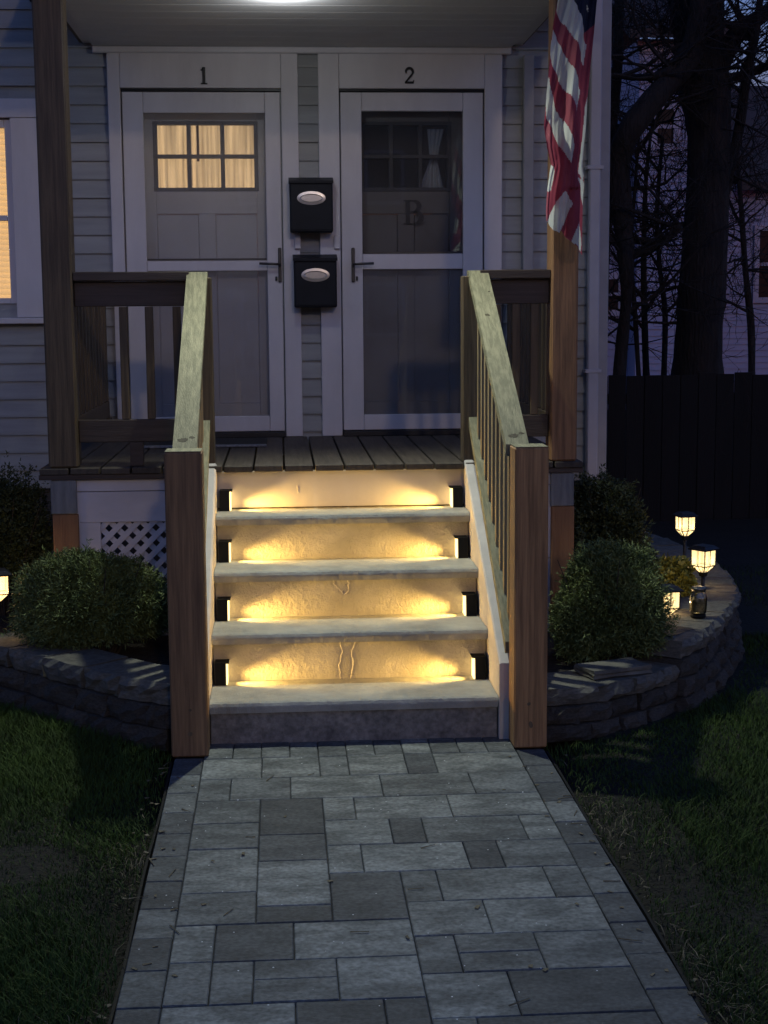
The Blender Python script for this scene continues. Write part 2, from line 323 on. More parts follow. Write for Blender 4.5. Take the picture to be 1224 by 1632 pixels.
raw = [(145,313,110,168),(316,488,106,166),(490,574,103,163),(578,748,100,160),(750,836,96,154),(838,1098,92,150),
 (130,220,171,238),(222,402,168,236),(404,674,164,231),(676,948,158,222),(945,9999,150,207),
 (120,310,240,307),(312,502,232,338),(503,597,229,294),(598,882,220,288),(878,9999,210,278),
 (108,306,309,385),(308,508,340,416),(510,706,296,370),(702,808,291,363),(803,1105,283,356),(1098,9999,275,346),
 (85,301,387,512),(302,519,418,552),(515,618,372,452),(617,935,365,447),(925,1035,357,438),(1030,9999,348,434),
 (70,297,514,608),(298,524,554,602),(524,750,452,594),(742,853,449,537),(850,1185,438,533),(1172,9999,428,522),
 (755,995,540,636),(988,9999,530,632),
 (47,175,614,718),(176,411,606,717),(413,776,596,706),(780,908,640,745),(898,1150,636,690),(905,1158,691,745),(1148,9999,632,742),
 (28,158,722,847),(155,286,722,843),(289,538,716,775),(289,540,778,840),(541,800,705,832),(805,1080,748,883),(1068,9999,745,878),
 (5,413,850,925),(415,680,840,925),(682,820,832,925),(825,960,886,960),(962,9999,880,960)]
rects = []
for x0, x1, t, b in raw:
    c = lambda x, y: (250+x/1.883, 1150+y/1.883)
    ym = (t+b)/2; xa = PZ(*c(x0, ym), 0).x; xb = PIR if x1 == 9999 else PZ(*c(x1, ym), 0).x
    xm = (x0+(1224 if x1 == 9999 else x1))/2
    rects.append([xa, xb, PZ(*c(xm, b), 0).y, PZ(*c(xm, t), 0).y])
def snap(vals, tol):
    s = sorted(vals); out = {}; grp = [s[0]]
    for a in s[1:]:
        if a-grp[0] < tol: grp.append(a)
        else:
            for q in grp: out[q] = sum(grp)/len(grp)
            grp = [a]
    for q in grp: out[q] = sum(grp)/len(grp)
    return out
sy = snap([r[2] for r in rects]+[r[3] for r in rects], .034)
sx_ = snap([r[0] for r in rects]+[r[1] for r in rects], .028)
for r in rects: r[0], r[1], r[2], r[3] = sx_[r[0]], sx_[r[1]], sy[r[2]], sy[r[3]]
ylow = min(r[2] for r in rects); xlo = min(r[0] for r in rects)
for r in rects:
    if abs(r[0]-xlo) < .05 or r[0] < PIL+.03: r[0] = PIL
    if r[1] > PIR-.05: r[1] = PIR
tones = ['paver_light', 'paver_light', 'paver_mid', 'paver_light', 'paver_dark', 'paver_light', 'paver_mid', 'paver_mid', 'paver_light', 'paver_mid', 'paver_mid',
 'paver_mid', 'paver_dark', 'paver_light', 'paver_light', 'paver_light', 'paver_mid', 'paver_dark', 'paver_light', 'paver_dark', 'paver_mid', 'paver_light',
 'paver_light', 'paver_light', 'paver_light', 'paver_light', 'paver_dark', 'paver_mid', 'paver_mid', 'paver_dark', 'paver_dark', 'paver_mid', 'paver_light', 'paver_mid',
 'paver_light', 'paver_light', 'paver_light', 'paver_dark', 'paver_light', 'paver_mid', 'paver_mid', 'paver_mid', 'paver_mid', 'paver_mid', 'paver_mid', 'paver_mid', 'paver_mid', 'paver_light', 'paver_light', 'paver_dark',
 'paver_light', 'paver_dark', 'paver_dark', 'paver_mid', 'paver_dark']
for i, r in enumerate(rects): paver(*r, tones[i % len(tones)])
y = 5.62; xs = PIL; n = 11; wv = (PIR-PIL)/n; ytop = max(r[3] for r in rects)
for i in range(n): paver(PIL+i*wv, PIL+(i+1)*wv, ytop, ytop+.205, random.choice(['paver_mid', 'paver_light', 'paver_mid']))
y = YN-.005
while y > 1.3:
    for xa, xb in ((PXL, PIL), (PIR, PXR)): paver(xa, xb, y-.203, y, random.choice(['paver_dark', 'paver_dark', 'paver_dark', 'paver_mid']))
    y -= .203
# the walkway goes on towards the street below the frame
y = ylow; k = 0
while y > 1.3:
    h = random.choice([.15, .22]); x = PIL
    while x < PIR-.02:
        w = random.choice([.15, .22, .30]); x1 = min(PIR, x+w)
        if PIR-x1 < .1: x1 = PIR
        paver(x, x1, y-h, y, random.choice(['paver_light', 'paver_mid', 'paver_dark'])); x = x1
    y -= h
for sd, xe in ((-1, PXL), (1, PXR)):
    V = []; F = []; ny = 40
    for j in range(ny+1):
        yy = 1.3+(5.45-1.3)*j/ny; wob = .003*math.sin(yy*5+sd)
        a = xe+sd*(.004+wob); b_ = xe+sd*(.012+wob); zt = -.004+.003*math.sin(yy*3.3+sd)
        V += [(a, yy, -.06), (a, yy, zt), (b_, yy, zt), (b_, yy, -.06)]
    for j in range(ny):
        for q in range(4): F.append((4*j+q, 4*j+(q+1) % 4, 4*j+4+(q+1) % 4, 4*j+4+q))
    e = mesh('path_edging', V, F, 'black_plastic'); fixn(e)
    tag(e, 'thin black plastic edging along the path side '+('below the left newel post with left lawn' if sd < 0 else 'beside the right lawn and its bare mulch'), 'edging', 'black path edging')
    e['label'] = 'thin black plastic edging strip on the path side '+('by the window wall lawn' if sd < 0 else 'by the lantern garden lawn')

# ------------------------------------------------------------------ house
house = empty('house', (0.2, YW, 0), 'white and grey clapboard two-family house with two numbered front doors', 'house')
XC = XY(968, YW, 400)                 # right corner of the house
XHL = -4.2
win = dict(x0=-2.45, x1=XY(22, YW+.03, 330), z0=ZY(484, YW+.03, 10), z1=ZY(192, YW+.03, 10))
winc = XY(68, YW, 330)                # outer edge of the window casing
d1 = dict(cl=XY(176, YW-.04), lf=XY(197, YW-.04), rt=XY(449, YW-.04), cr=XY(477, YW-.04))
d2 = dict(cl=XY(509, YW-.04), lf=XY(543, YW-.04), rt=XY(771, YW-.04), cr=XY(800, YW-.04))
ZT = ZY(145, YW-.04); ZC = 3.035      # door head, porch ceiling
ZB = ZD+.012
# sheathing behind the clapboards, with openings left for window and doors
wy0, wy1 = YW+.012, YW+.14
for (a, b, c, d) in ((XHL, win['x0'], .30, 4.4), (win['x0'], win['x1'], .30, win['z0']), (win['x0'], win['x1'], win['z1'], 4.4), (win['x1'], d1['lf']+.02, .30, 4.4),
                     (d1['lf']+.02, d1['rt']-.02, ZT+.0, 4.4), (d1['rt']-.02, d2['lf']+.02, .3, 4.4), (d2['lf']+.02, d2['rt']-.02, ZT, 4.4), (d2['rt']-.02, XC-.02, .3, 4.4),
                     (d1['lf']+.02, d1['rt']-.02, .3, ZD-.03), (d2['lf']+.02, d2['rt']-.02, .3, ZD-.03)):
    box('wall', a, b, wy0, wy1, max(c, .69), d, 'siding', house, 0)
box('wall', XC-.16, XC-.005, wy1+.002, 16.5, .30, 4.4, 'siding', house, 0).name = 'side_wall'
box('foundation', XHL, XC-.03, YW+.03, YW+.16, -.1, .70, 'foundation', house, 0)
box('foundation', XC-.2, XC-.03, YW+.165, 16.4, -.1, .70, 'foundation', house, 0)
EXPO = .0975; z0s = .70
segs = [(XHL, -2.45-.16), (winc, d1['cl']), (d1['cr'], d2['cl']), (d2['cr'], XC-.10)]
brd = {}
def clap(w):
    key = round(w, 4)
    if key not in brd:
        prof = [(-.016, -.002), (-.016, .010), (-.001, EXPO+.012), (.010, EXPO+.012), (.010, -.002)]
        v = [(-w/2, y, z) for y, z in prof]+[(w/2, y, z) for y, z in prof]; nn = 5
        f = [(0, 1, 2, 3, 4), (9, 8, 7, 6, 5)]+[(i, nn+i, nn+(i+1) % nn, (i+1) % nn) for i in range(nn)]
        me = bpy.data.meshes.new('siding_board'); me.from_pydata(v, [], f); me.update(); me.materials.append(M['siding']); brd[key] = me
    return brd[key]
nco = 34
for i in range(nco):
    z = z0s+i*EXPO
    for a, b in segs:
        if a > winc-.01 and z > ZC+.05: continue
        put('siding_board', clap(b-a), None, ((a+b)/2, YW+random.uniform(-.001, .001), z), house)
    if z+EXPO < win['z0']-.10: put('siding_board', clap(winc+2.61), None, ((winc-2.61)/2, YW, z), house)
    if z > win['z1']+.13: put('siding_board', clap(winc+2.61), None, ((winc-2.61)/2, YW, z), house)
    if z > ZC+.05: put('siding_board', clap(XC-.1-winc), None, ((winc+XC-.1)/2, YW, z), house)
box('corner_board', XC-.105, XC, YW-.028, YW+.012, .55, 4.4, 'trim_grey', house, .003)
box('corner_board', XC-.012, XC+.012, YW+.0145, YW+.12, .55, 4.4, 'trim_grey', house, .003)
# window with lit blinds
wn = empty('window', (-1.9, YW, win['z0'])); wn.parent = house; wn.location = Vector((-1.9, YW, win['z0']))-wloc(house)
zc0, zc1 = ZY(506, YW-.03, 40), ZY(157, YW-.03, 40)
box('casing', win['x1']+.006, winc+.004, YW-.032, YW+.012, zc0, zc1-.10, 'white_paint', wn, .003)
box('casing', -2.61, -2.456, YW-.032, YW+.012, zc0, zc1-.10, 'white_paint', wn, .003)
box('head_casing', -2.61, winc+.004, YW-.034, YW+.012, zc1-.098, zc1, 'white_paint', wn, .003)
box('sill', -2.62, winc+.012, YW-.06, YW+.02, zc0-.034, zc0-.002, 'white_paint', wn, .004)
xg1 = win['x1']; xg0 = win['x0']; zm = ZY(348, YW+.03, 10)
for (a, b, c, d, y0_, y1_) in ((xg1-.028, xg1+.004, win['z0'], win['z1'], YW-.004, YW+.05), (xg0-.004, xg0+.028, win['z0'], win['z1'], YW-.004, YW+.05),
                     (xg0+.03, xg1-.03, win['z1']-.04, win['z1'], YW+.0, YW+.05), (xg0+.03, xg1-.03, win['z0'], win['z0']+.03, YW, YW+.05), (xg0+.03, xg1-.03, zm-.014, zm+.014, YW-.002, YW+.05)):
    box('sash', a, b, y0_, y1_, c, d, 'white_paint', wn, .002)
box('pane', xg0+.03, xg1-.03, YW+.020, YW+.024, zm+.0145, win['z1']-.041, 'storm_glass', wn, 0)
box('pane', xg0+.03, xg1-.03, YW+.030, YW+.034, win['z0']+.031, zm-.0145, 'storm_glass', wn, 0)
sl_me = box_mesh(xg1-xg0-.02, .030, .0016, .0005); sl_me.materials.append(M['lit_blind'])
z = win['z0']+.035
while z < win['z1']-.02:
    o = put('blind_slat', sl_me, None, ((xg0+xg1)/2, YW+.075, z), wn); o.rotation_euler = (R(58+random.uniform(-3, 3)), 0, 0); z += .0295
box('room_back', xg0-.05, xg1+.05, YW+.105, YW+.12, win['z0']-.05, win['z1']+.05, 'lit_room', wn, 0).data.materials[0] = M['lit_room']

# doors -------------------------------------------------------------
def letter(name, strokes, x, y, z, h, m, parent, w=.16):
    V = []; F = []
    for st in strokes:
        pts = [Vector((x+a*h, y, z+b*h)) for a, b, *_ in st]; ws = [(p[2] if len(p) > 2 else w)*h/2 for p in st]; b0 = len(V)
        for i, p in enumerate(pts):
            d = pts[min(i+1, len(pts)-1)]-pts[max(i-1, 0)]; nrm = Vector((-d.z, 0, d.x)).normalized()
            for s in (-1, 1):
                for t in (0, .006): V.append(p+nrm*s*ws[i]+Vector((0, -t, 0)))
        for i in range(len(pts)-1):
            q = b0+4*i; F += [(q+1, q+5, q+7, q+3), (q, q+4, q+5, q+1), (q+2, q+3, q+7, q+6), (q, q+2, q+6, q+4)]
        q = b0; F.append((q, q+1, q+3, q+2)); q = b0+4*(len(pts)-1); F.append((q, q+2, q+3, q+1))
    o = mesh(name, V, F, m, parent); fixn(o); return o
def arc(cx, cz, rx, rz, a0, a1, n=12, w0=.1, w1=.1):
    out = []
    for i in range(n+1):
        t = i/n; a = R(a0+(a1-a0)*t); out.append((cx+rx*math.cos(a), cz+rz*math.sin(a), w0+(w1-w0)*math.sin(math.pi*t)))
    return out
G1 = [[(0, 0, .17), (0, 1, .17)], [(-.02, .98, .05), (-.17, .80, .10)], [(-.2, .03, .07), (.2, .03, .07)]]
G2 = [arc(0, .73, .24, .24, 175, -30, 14, .10, .17)+[(.08, .45, .13), (-.12, .22, .10), (-.27, .05, .08)], [(-.28, .06, .13), (.28, .06, .13)], [(.26, .05, .08), (.31, .22, .05)], [(-.25, .72, .14), (-.17, .72, .14)]]
GB = [[(-.22, 0, .17), (-.22, 1, .17)], [(-.40, .03, .06), (0, .03, .06)], [(-.40, .97, .06), (0, .97, .06)], arc(0, .745, .26, .225, 90, -90, 12, .06, .20), [(-.2, .52, .06), (.02, .52, .06)], arc(.02, .275, .33, .245, 90, -90, 12, .06, .21)]
YS = YW-.03          # front face of the storm doors
YI = YW+.075         # front face of the entrance doors behind them
def door(d, glass, low, lites, handle_x, hs, inner, muntin, number, nx_, pane_cur):
    dr = empty('storm_door', (d['lf'], YS, ZB)); dr.parent = house; dr.location = Vector(((d['lf']+d['rt'])/2, YS, ZB))-wloc(house)
    # casing boards belong to the house
    box('door_casing', d['cl'], d['lf']-.004, YW-.044, YW+.012, ZD+.002, ZC-.002, 'white_paint', house, .003)
    box('door_casing', d['rt']+.004, d['cr'], YW-.044, YW+.012, ZD+.002, ZC-.002, 'white_paint', house, .003)
    box('head_casing', d['lf']-.003, d['rt']+.003, YW-.046, YW+.012, ZT+.014, ZC-.003, 'white_paint', house, .003)
    box('drip_cap', d['lf']-.002, d['rt']+.002, YW-.030, YW+.012, ZT+.002, ZT+.012, 'black_metal', house, 0)
    box('threshold', d['lf'], d['rt'], YW-.07, YW+.06, ZD+.001, ZD+.028, 'black_metal', house, .003)
    gl, gr, gt, gm = [f(v, YS) if f is XY else f(v, YS, (glass[0]+glass[1])/2) for f, v in ((XY, glass[0]), (XY, glass[1]), (ZY, glass[2]), (ZY, glass[3]))]
    ll, lr, lt, lb = XY(low[0], YS, 550), XY(low[1], YS, 550), ZY(low[2], YS, (low[0]+low[1])/2), ZY(low[3], YS, (low[0]+low[1])/2)
    zb = ZD+.032; z2 = ZT-.004; x0, x1 = d['lf']+.003, d['rt']-.003
    ll = gl+.004; lr = gr-.003
    box('stile', x0, gl, YS, YS+.035, zb, z2, 'white_paint', dr, .003); box('stile', gr, x1, YS, YS+.035, zb, z2, 'white_paint', dr, .003)
    box('rail', gl+.001, gr-.001, YS+.001, YS+.034, gt, z2, 'white_paint', dr, .003)
    box('rail', gl+.001, gr-.001, YS+.001, YS+.034, lt, gm, 'white_paint', dr, .003)
    box('rail', gl+.001, gr-.001, YS+.001, YS+.034, zb, lb, 'white_paint', dr, .003)
    box('sash_strip', gl+.004, gr-.004, YS-.004, YS+.006, gm+.001, gm+.010, 'handle_metal', dr, .001)
    box('pane', gl-.002, gr+.002, YS+.014, YS+.018, gm-.004, gt+.004, 'storm_glass' if hs < 0 else 'clear_pane', dr, 0)
    box('pane', gl-.002, gr+.002, YS+.015, YS+.019, lb-.004, lt+.004, 'storm_glass', dr, 0)
    hx = XY(handle_x, YS-.02, 420); hz = ZY(420, YS-.02, handle_x)
    h = box('handle_plate', hx-.009, hx+.009, YS-.014, YS-.001, hz-.10, hz+.085, 'handle_metal', dr, .004)
    tube('handle', [(hx, YS-.016, hz-.005), (hx, YS-.045, hz-.005), (hx+hs*.03, YS-.05, hz-.003), (hx+hs*.11, YS-.045, hz)], .007, 'handle_metal', dr)
    tube('closer_bar', [(hx+hs*.11, YS-.03, hz), ((gl if hs > 0 else gr), YS-.008, hz)] if False else [(hx+hs*.02, YS-.006, hz-.07), (hx+hs*.02, YS-.012, hz-.09)], .006, 'handle_metal', dr)
    # entrance door behind
    en = empty('entrance_door', (0, 0, 0)); en.parent = house; en.location = Vector(((d['lf']+d['rt'])/2, YI, ZB))-wloc(house)
    xi0, xi1 = d['lf']+.022, d['rt']-.022
    lx0, lx1, lz1, lz0 = XY(lites[0], YI), XY(lites[1], YI), ZY(lites[2], YI, (lites[0]+lites[1])/2), ZY(lites[3], YI, (lites[0]+lites[1])/2)
    zi = ZD-.02
    box('stile', xi0, lx0, YI, YI+.044, zi, ZT-.003, inner, en, .003); box('stile', lx1, xi1, YI, YI+.044, zi, ZT-.003, inner, en, .003)
    box('top_rail', lx0+.001, lx1-.001, YI+.001, YI+.043, lz1, ZT-.004, inner, en, .002)
    box('lock_rail', lx0+.001, lx1-.001, YI+.001, YI+.043, lz0-.13, lz0, inner, en, .002)
    box('middle_stile', (lx0+lx1)/2-.045, (lx0+lx1)/2+.045, YI+.001, YI+.043, zi+.2, lz0-.131, inner, en, .002)
    box('bottom_rail', lx0+.001, lx1-.001, YI+.001, YI+.043, zi, zi+.2, inner, en, .002)
    for a, b in ((lx0+.001, (lx0+lx1)/2-.046), ((lx0+lx1)/2+.046, lx1-.001)): box('panel', a, b, YI+.016, YI+.036, zi+.201, lz0-.132, inner, en, .004)
    fr = .012
    wl = (lx1-lx0); 
    for k in (0, 1, 2, 3):
        x = lx0+wl*k/3; box('muntin', x-.011, x+.011, YI-.004, YI+.04, lz0+.0, lz1, muntin, en, .002)
    zm_ = (lz0+lz1)/2
    for zz in (lz0, zm_, lz1): box('muntin', lx0-.012, lx1+.012, YI-.005, YI+.038, zz-.010, zz+.010, muntin, en, .002)
    for k in range(3):
        for (a, b) in ((lz0, zm_), (zm_, lz1)): box('pane', lx0+wl*k/3+.006, lx0+wl*(k+1)/3-.006, YI+.018, YI+.021, a+.005, b-.005, 'clear_pane', en, 0)
    box('room_back', lx0-.03, lx1+.03, YI+.28, YI+.29, lz0-.06, lz1+.06, 'dark_room', en, 0)
    return dr, en, (lx0, lx1, lz0, lz1)
dr1, en1, q1 = door(d1, (231, 424, 180, 415), (239, 432, 432, 664), (249, 409, 196, 302), 446, -1, 'door1_paint', 'muntin_paint', 1, 328, None)
dr2, en2, q2 = door(d2, (577, 738, 177, 404), (583, 735, 429, 660), (577, 716, 197, 302), 563, 1, 'door2_paint', 'muntin_dark', 2, 653, None)
def curtain(name, x0, x1, z0, z1, y, m, parent, amp, nf, pinch=None, n=70, nz=22):
    V = []; F = []
    for j in range(nz+1):
        t = j/nz; z = z1+(z0-z1)*t
        for i in range(n+1):
            s = i/n; xa, xb = x0, x1
            if pinch: c = pinch(t); xa, xb = c
            V.append((xa+(xb-xa)*s, y+amp*math.sin(2*math.pi*nf*s+.8*math.sin(3*t)+1.3*math.sin(7*s))*(0.6+.5*t), z))
    for j in range(nz):
        for i in range(n): a = j*(n+1)+i; F.append((a, a+1, a+n+2, a+n+1))
    return mesh(name, V, F, m, parent, True)
cw = (q1[1]-q1[0])
curtain('curtain', q1[0]-.01, q1[0]+cw*.36, q1[2]-.03, q1[3]+.0, YI+.075, 'lit_curtain', en1, .008, 5)
curtain('curtain', q1[0]+cw*.35, q1[1]+.01, q1[2]-.03, q1[3]+.0, YI+.088, 'lit_curtain', en1, .008, 7)
box('curtain_edge', q1[0]+cw*.405, q1[0]+cw*.43, YI+.060, YI+.064, q1[2]+.155, q1[3]+.03, 'newel_dark', en1, 0)
cx2 = q2[0]+(q2[1]-q2[0])*.84
curtain('curtain', 0, 0, q2[2]+.0, q2[3]-.02, YI+.07, 'curtain_white', en2, .010, 4, pinch=lambda t: (cx2-.022-.13*abs(t-.5)*(1.0 if t > .5 else .25), cx2+.018+.075*abs(t-.5)))
letter('door_letter', GB, XY(658, YI), YI-.0005, ZY(358, YI, 650), ZY(319, YI, 650)-ZY(358, YI, 650), 'black_metal', en2)
letter('house_number', G1, XY(329, YW-.05), YW-.047, ZY(134, YW-.05, 328), ZY(107, YW-.05, 328)-ZY(134, YW-.05, 328), 'black_metal', house)
letter('house_number', G2, XY(653, YW-.05), YW-.047, ZY(133, YW-.05, 653), ZY(108, YW-.05, 653)-ZY(133, YW-.05, 653), 'black_metal', house)
for px in (473, 536):
    x = XY(px, YW-.05); z = ZY(386, YW-.05, px); box('doorbell', x-.016, x+.016, YW-.062, YW-.044, z-.036, z+.036, 'white_paint', house, .003)
# mailboxes
def mailbox(px0, px1, py0, py1, label):
    yf = YW-.15; x0, x1 = XY(px0, yf, 350), XY(px1, yf, 350); z1, z0 = ZY(py0, yf, 497), ZY(py1, yf, 497); w = x1-x0; h = z1-z0
    r = empty('mailbox', ((x0+x1)/2, YW-.05, z0), label, 'mailbox', 'black wall mailboxes between the doors')
    box('body', x0+.004, x1-.004, yf, YW-.046, z0, z1-.022, 'mailbox_black', r, .006)
    prism_yz('lid', [(yf-.010, z1-.026), (yf-.010, z1-.012), (YW-.052, z1+.012), (YW-.046, z1+.012), (YW-.046, z1-.021), (yf-.004, z1-.021), (yf-.004, z1-.026)], x0, x1, 'mailbox_black', r)
    box('front_flap', x0+.010, x1-.010, yf-.005, yf-.0005, z0+.012, z1-.034, 'mailbox_black', r, .003)
    ez = z0+h*.63; ex = (x0+x1)/2; n = 28; V = []; F = []
    rings = [(.076, .036, -.006), (.076, .036, -.010), (.060, .022, -.011), (.055, .018, -.008)]
    for a, b, dy in rings:
        for k in range(n): V.append((ex+a*math.cos(2*math.pi*k/n), yf+dy, ez+b*math.sin(2*math.pi*k/n)))
    for i in range(len(rings)-1):
        for k in range(n): F.append((i*n+k, i*n+(k+1) % n, (i+1)*n+(k+1) % n, (i+1)*n+k))
    F.append(tuple((len(rings)-1)*n+k for k in range(n))); pl = mesh('oval_plate', V, F, 'silver', r, False); fixn(pl)
mailbox(461, 532, 284, 370, 'upper black mailbox with silver oval plate between the two doors')
mailbox(466, 537, 408, 490, 'lower black mailbox with silver oval plate, hung below another mailbox')

# downspout at the house corner
xd = XY(945, YW-.06, 500)
dsp = empty('downspout', (xd, YW-.06, .5), 'pale aluminium downspout running down the house corner with a bent outlet', 'downspout')
box('pipe', xd-.030, xd+.030, YW-.085, YW-.030, ZY(770, YW-.06, 940), 4.2, 'aluminium_white', dsp, .006)
zb = ZY(770, YW-.06, 940)
tube('elbow', [(xd, YW-.058, zb+.03), (xd+.004, YW-.062, zb-.02), (xd+.03, YW-.075, zb-.055), (xd+.10, YW-.10, zb-.085), (xd+.14, YW-.11, zb-.10)], [.036, .036, .036, .035, .035], 'aluminium_white', dsp, 8)
for z in (1.3, 2.4): box('strap', xd-.045, xd+.045, YW-.090, YW-.018, z, z+.02, 'aluminium_white', dsp, .002)

# ------------------------------------------------------------------ porch
porch = empty('porch', (.2, 7.4, 0), 'covered front porch with brown stained posts, plank deck and white lattice skirt', 'porch')
XPL0, XPL1 = -1.036, -.906; XPR0, XPR1 = 1.212, 1.334
YP0, YP1 = 6.72, 6.85
DX0, DX1 = XPL0-.045, XPR1+.03
nb = 18; bw = (DX1-DX0)/nb
for i in range(nb):
    me = box_mesh(bw-.009, YW-.03-YD, .028, .003); put('deck_board', me, 'deck_stain', (DX0+(i+.5)*bw, (YD+YW-.03)/2+random.uniform(-.003, .003), ZD-.014+random.uniform(-.0012, .0012)), porch)
box('deck_joist', DX0+.09, DX1-.09, YD+.06, YD+.10, ZD-.20, ZD-.0295, 'brown_stain', porch, 0)
box('deck_joist', DX0+.09, DX1-.09, 7.5, 7.54, ZD-.20, ZD-.0295, 'brown_stain', porch, 0)
for (a, b) in ((DX0, -.36), (.90, DX1)): box('deck_fascia', a, b, YD+.006, YD+.030, ZD-.052, ZD-.0295, 'brown_rail', porch, .002)
for a, b in ((XPL0, XPL1), (XPR0, XPR1)):
    box('post', a, b, YP0, YP1, ZD+.001, 3.06, 'brown_stain' if a < 0 else 'brown_warm_lit', porch, .008)
    xa, xb = (a, b)
    box('post_sleeve', a+.004, b-.012, YD+.012, YD+.10, ZD-.205, ZD-.054, 'weathered_paint', porch, .003)
    box('post_stub', a+.008, b-.008, YD+.016, YD+.096, -.05, ZD-.2065, 'raw_wood', porch, .004)
box('porch_beam', XPL0-.02, XPR1+.02, YP0+.01, YP1-.01, 3.062, 3.26, 'brown_stain', porch, .004)
box('ceiling', XPL0+.02, XPR1-.01, YP1-.015, YW-.001, ZC+.026, ZC+.045, 'ceiling_paint', porch, 0)
for k in range(9):      # ceiling boards
    y0_ = YP1-.01+k*.16; 
    if y0_ > YW-.05: break
    box('ceiling_board', XPL1-.06, XPR0+.05, y0_, min(y0_+.1585, YW-.05), ZC+.008, ZC+.025, 'ceiling_paint', porch, .002)
box('crown_moulding', XPL1-.06, XPR0+.05, YW-.06, YW-.018, ZC-.028, ZC+.007, 'white_paint', porch, .006)
box('roof', XPL0-.25, XPR1+.25, YD-.30, YW, 3.27, 3.40, 'neighbour_roof', porch, .004)
box('side_beam', XPL0, XPL0+.11, YP1, YW-.02, 3.062, 3.24, 'brown_stain', porch, .004)
box('side_beam', XPR1-.11, XPR1, YP1, YW-.02, 3.062, 3.24, 'brown_stain', porch, .004)
box('wall_pilaster', XY(834, YW-.05), XY(850, YW-.05), YW-.06, YW-.018, ZD+.002, ZC-.03, 'trim_grey', porch, .003)
# skirt
YK = YD+.03
def skirt(x0, x1, lat):
    za, zb_, zc_ = ZY(783, YK, 200), ZY(832, YK, 200), .06
    box('skirt_board', x0, x1, YK, YK+.022, za+.0015, ZD-.054, 'skirt_paint', porch, .002)
    if not lat:
        box('skirt_board', x0, x1, YK, YK+.022, .52, za-.0015, 'skirt_paint', porch, .002); box('skirt_board', x0, x1, YK+.001, YK+.023, 0.05, .517, 'skirt_paint', porch, .002); return
    box('skirt_board', x0, x1, YK, YK+.022, zb_, za-.0015, 'skirt_paint', porch, .002)
    xl = XY(161, YK, 860)
    box('skirt_board', x0, xl, YK+.001, YK+.023, zc_, zb_-.001, 'skirt_paint', porch, .002)
    # diagonal lattice strips
    H_ = zb_-zc_; sp = XY(200, YK, 860)-XY(175, YK, 860); cxm = (xl+x1)/2
    for sgn, yy in ((1, YK+.008), (-1, YK+.016)):
        k = -30
        while k < 60:
            xa = xl+k*sp; k += 1
            pts = []
            # strip from z zc_ to zb_ : x = xa + sgn*(z-zc_)
            za_, zb2 = zc_, zb_
            lo, hi = xl-.01, x1+.0
            if sgn > 0: z_lo = max(zc_, zc_+(lo-xa)); z_hi = min(zb_, zc_+(hi-xa))
            else: z_lo = max(zc_, zc_+(xa-hi)); z_hi = min(zb_, zc_+(xa-lo))
            if z_hi-z_lo < .012: continue
            x_a = xa+sgn*(z_lo-zc_); x_b = xa+sgn*(z_hi-zc_); w = .0125*1.414
            mesh('lattice_strip', [(x_a-w, yy, z_lo), (x_a+w, yy, z_lo), (x_b+w, yy, z_hi), (x_b-w, yy, z_hi), (x_a-w, yy+.006, z_lo), (x_a+w, yy+.006, z_lo), (x_b+w, yy+.006, z_hi), (x_b-w, yy+.006, z_hi)],
                 [(0, 1, 2, 3), (7, 6, 5, 4), (0, 4, 5, 1), (1, 5, 6, 2), (2, 6, 7, 3), (3, 7, 4, 0)], 'skirt_paint', porch)
skirt(XPL1-.04, -.36, True); skirt(.90, XPR0+.02, False)
# porch railings
def side_rail(x, label):
    r = empty('side_railing', (x, 7.5, ZD), label, 'railing', 'brown side railings of the porch')
    box('top_rail', x-.04, x+.04, YP1+.002, YW-.022, 1.79, 1.826, 'brown_stain', r, .003)
    box('upper_rail', x-.019, x+.019, YP1+.002, YW-.022, 1.70, 1.788, 'brown_stain', r, .003)
    box('lower_rail', x-.019, x+.019, YP1+.002, YW-.022, 1.085, 1.172, 'brown_stain', r, .003)
    n = 12
    for i in range(n):
        y = YP1+.06+i*(YW-.06-YP1-.06)/(n-1); box('baluster', x-.018, x+.018, y-.018, y+.018, 1.174, 1.698, 'brown_stain', r, .002)
    box('end_block', x-.03, x+.03, YW-.10, YW-.024, ZD+.002, 1.084, 'brown_stain', r, .002)
side_rail(-.955, 'dark brown side railing of the porch beside the lit window wall')
side_rail(1.262, 'dark brown side railing of the porch beside the downspout corner')
def front_rail(x0, x1, bal, label):
    r = empty('porch_railing', ((x0+x1)/2, YP0+.05, ZD), label, 'railing', 'brown front railings of the porch')
    y = YP0+.065
    box('top_rail', x0, x1, y-.055, y+.055, 1.788, 1.826, 'brown_rail', r, .003)
    box('upper_rail', x0, x1, y-.019, y+.019, 1.676, 1.786, 'brown_rail', r, .003)
    box('lower_rail', x0, x1, y-.019, y+.019, 1.075, 1.175, 'brown_rail', r, .003)
    box('rail_foot', (x0+x1)/2-.03, (x0+x1)/2+.03, y-.02, y+.02, ZD+.002, 1.074, 'brown_rail', r, .002)
    for x in bal: box('baluster', x-.0175, x+.0175, y-.0175, y+.0175, 1.177, 1.674, 'brown_stain', r, .002)
front_rail(XPL1+.002, -.398, [XY(198, YP0+.06, 560), XY(239, YP0+.06, 560), XY(283, YP0+.06, 560)], 'brown front railing joining the post by the lit window to the steps')
front_rail(.893, XPR0-.002, [.975, 1.06, 1.145], 'brown front railing joining the flag-side post to the steps')
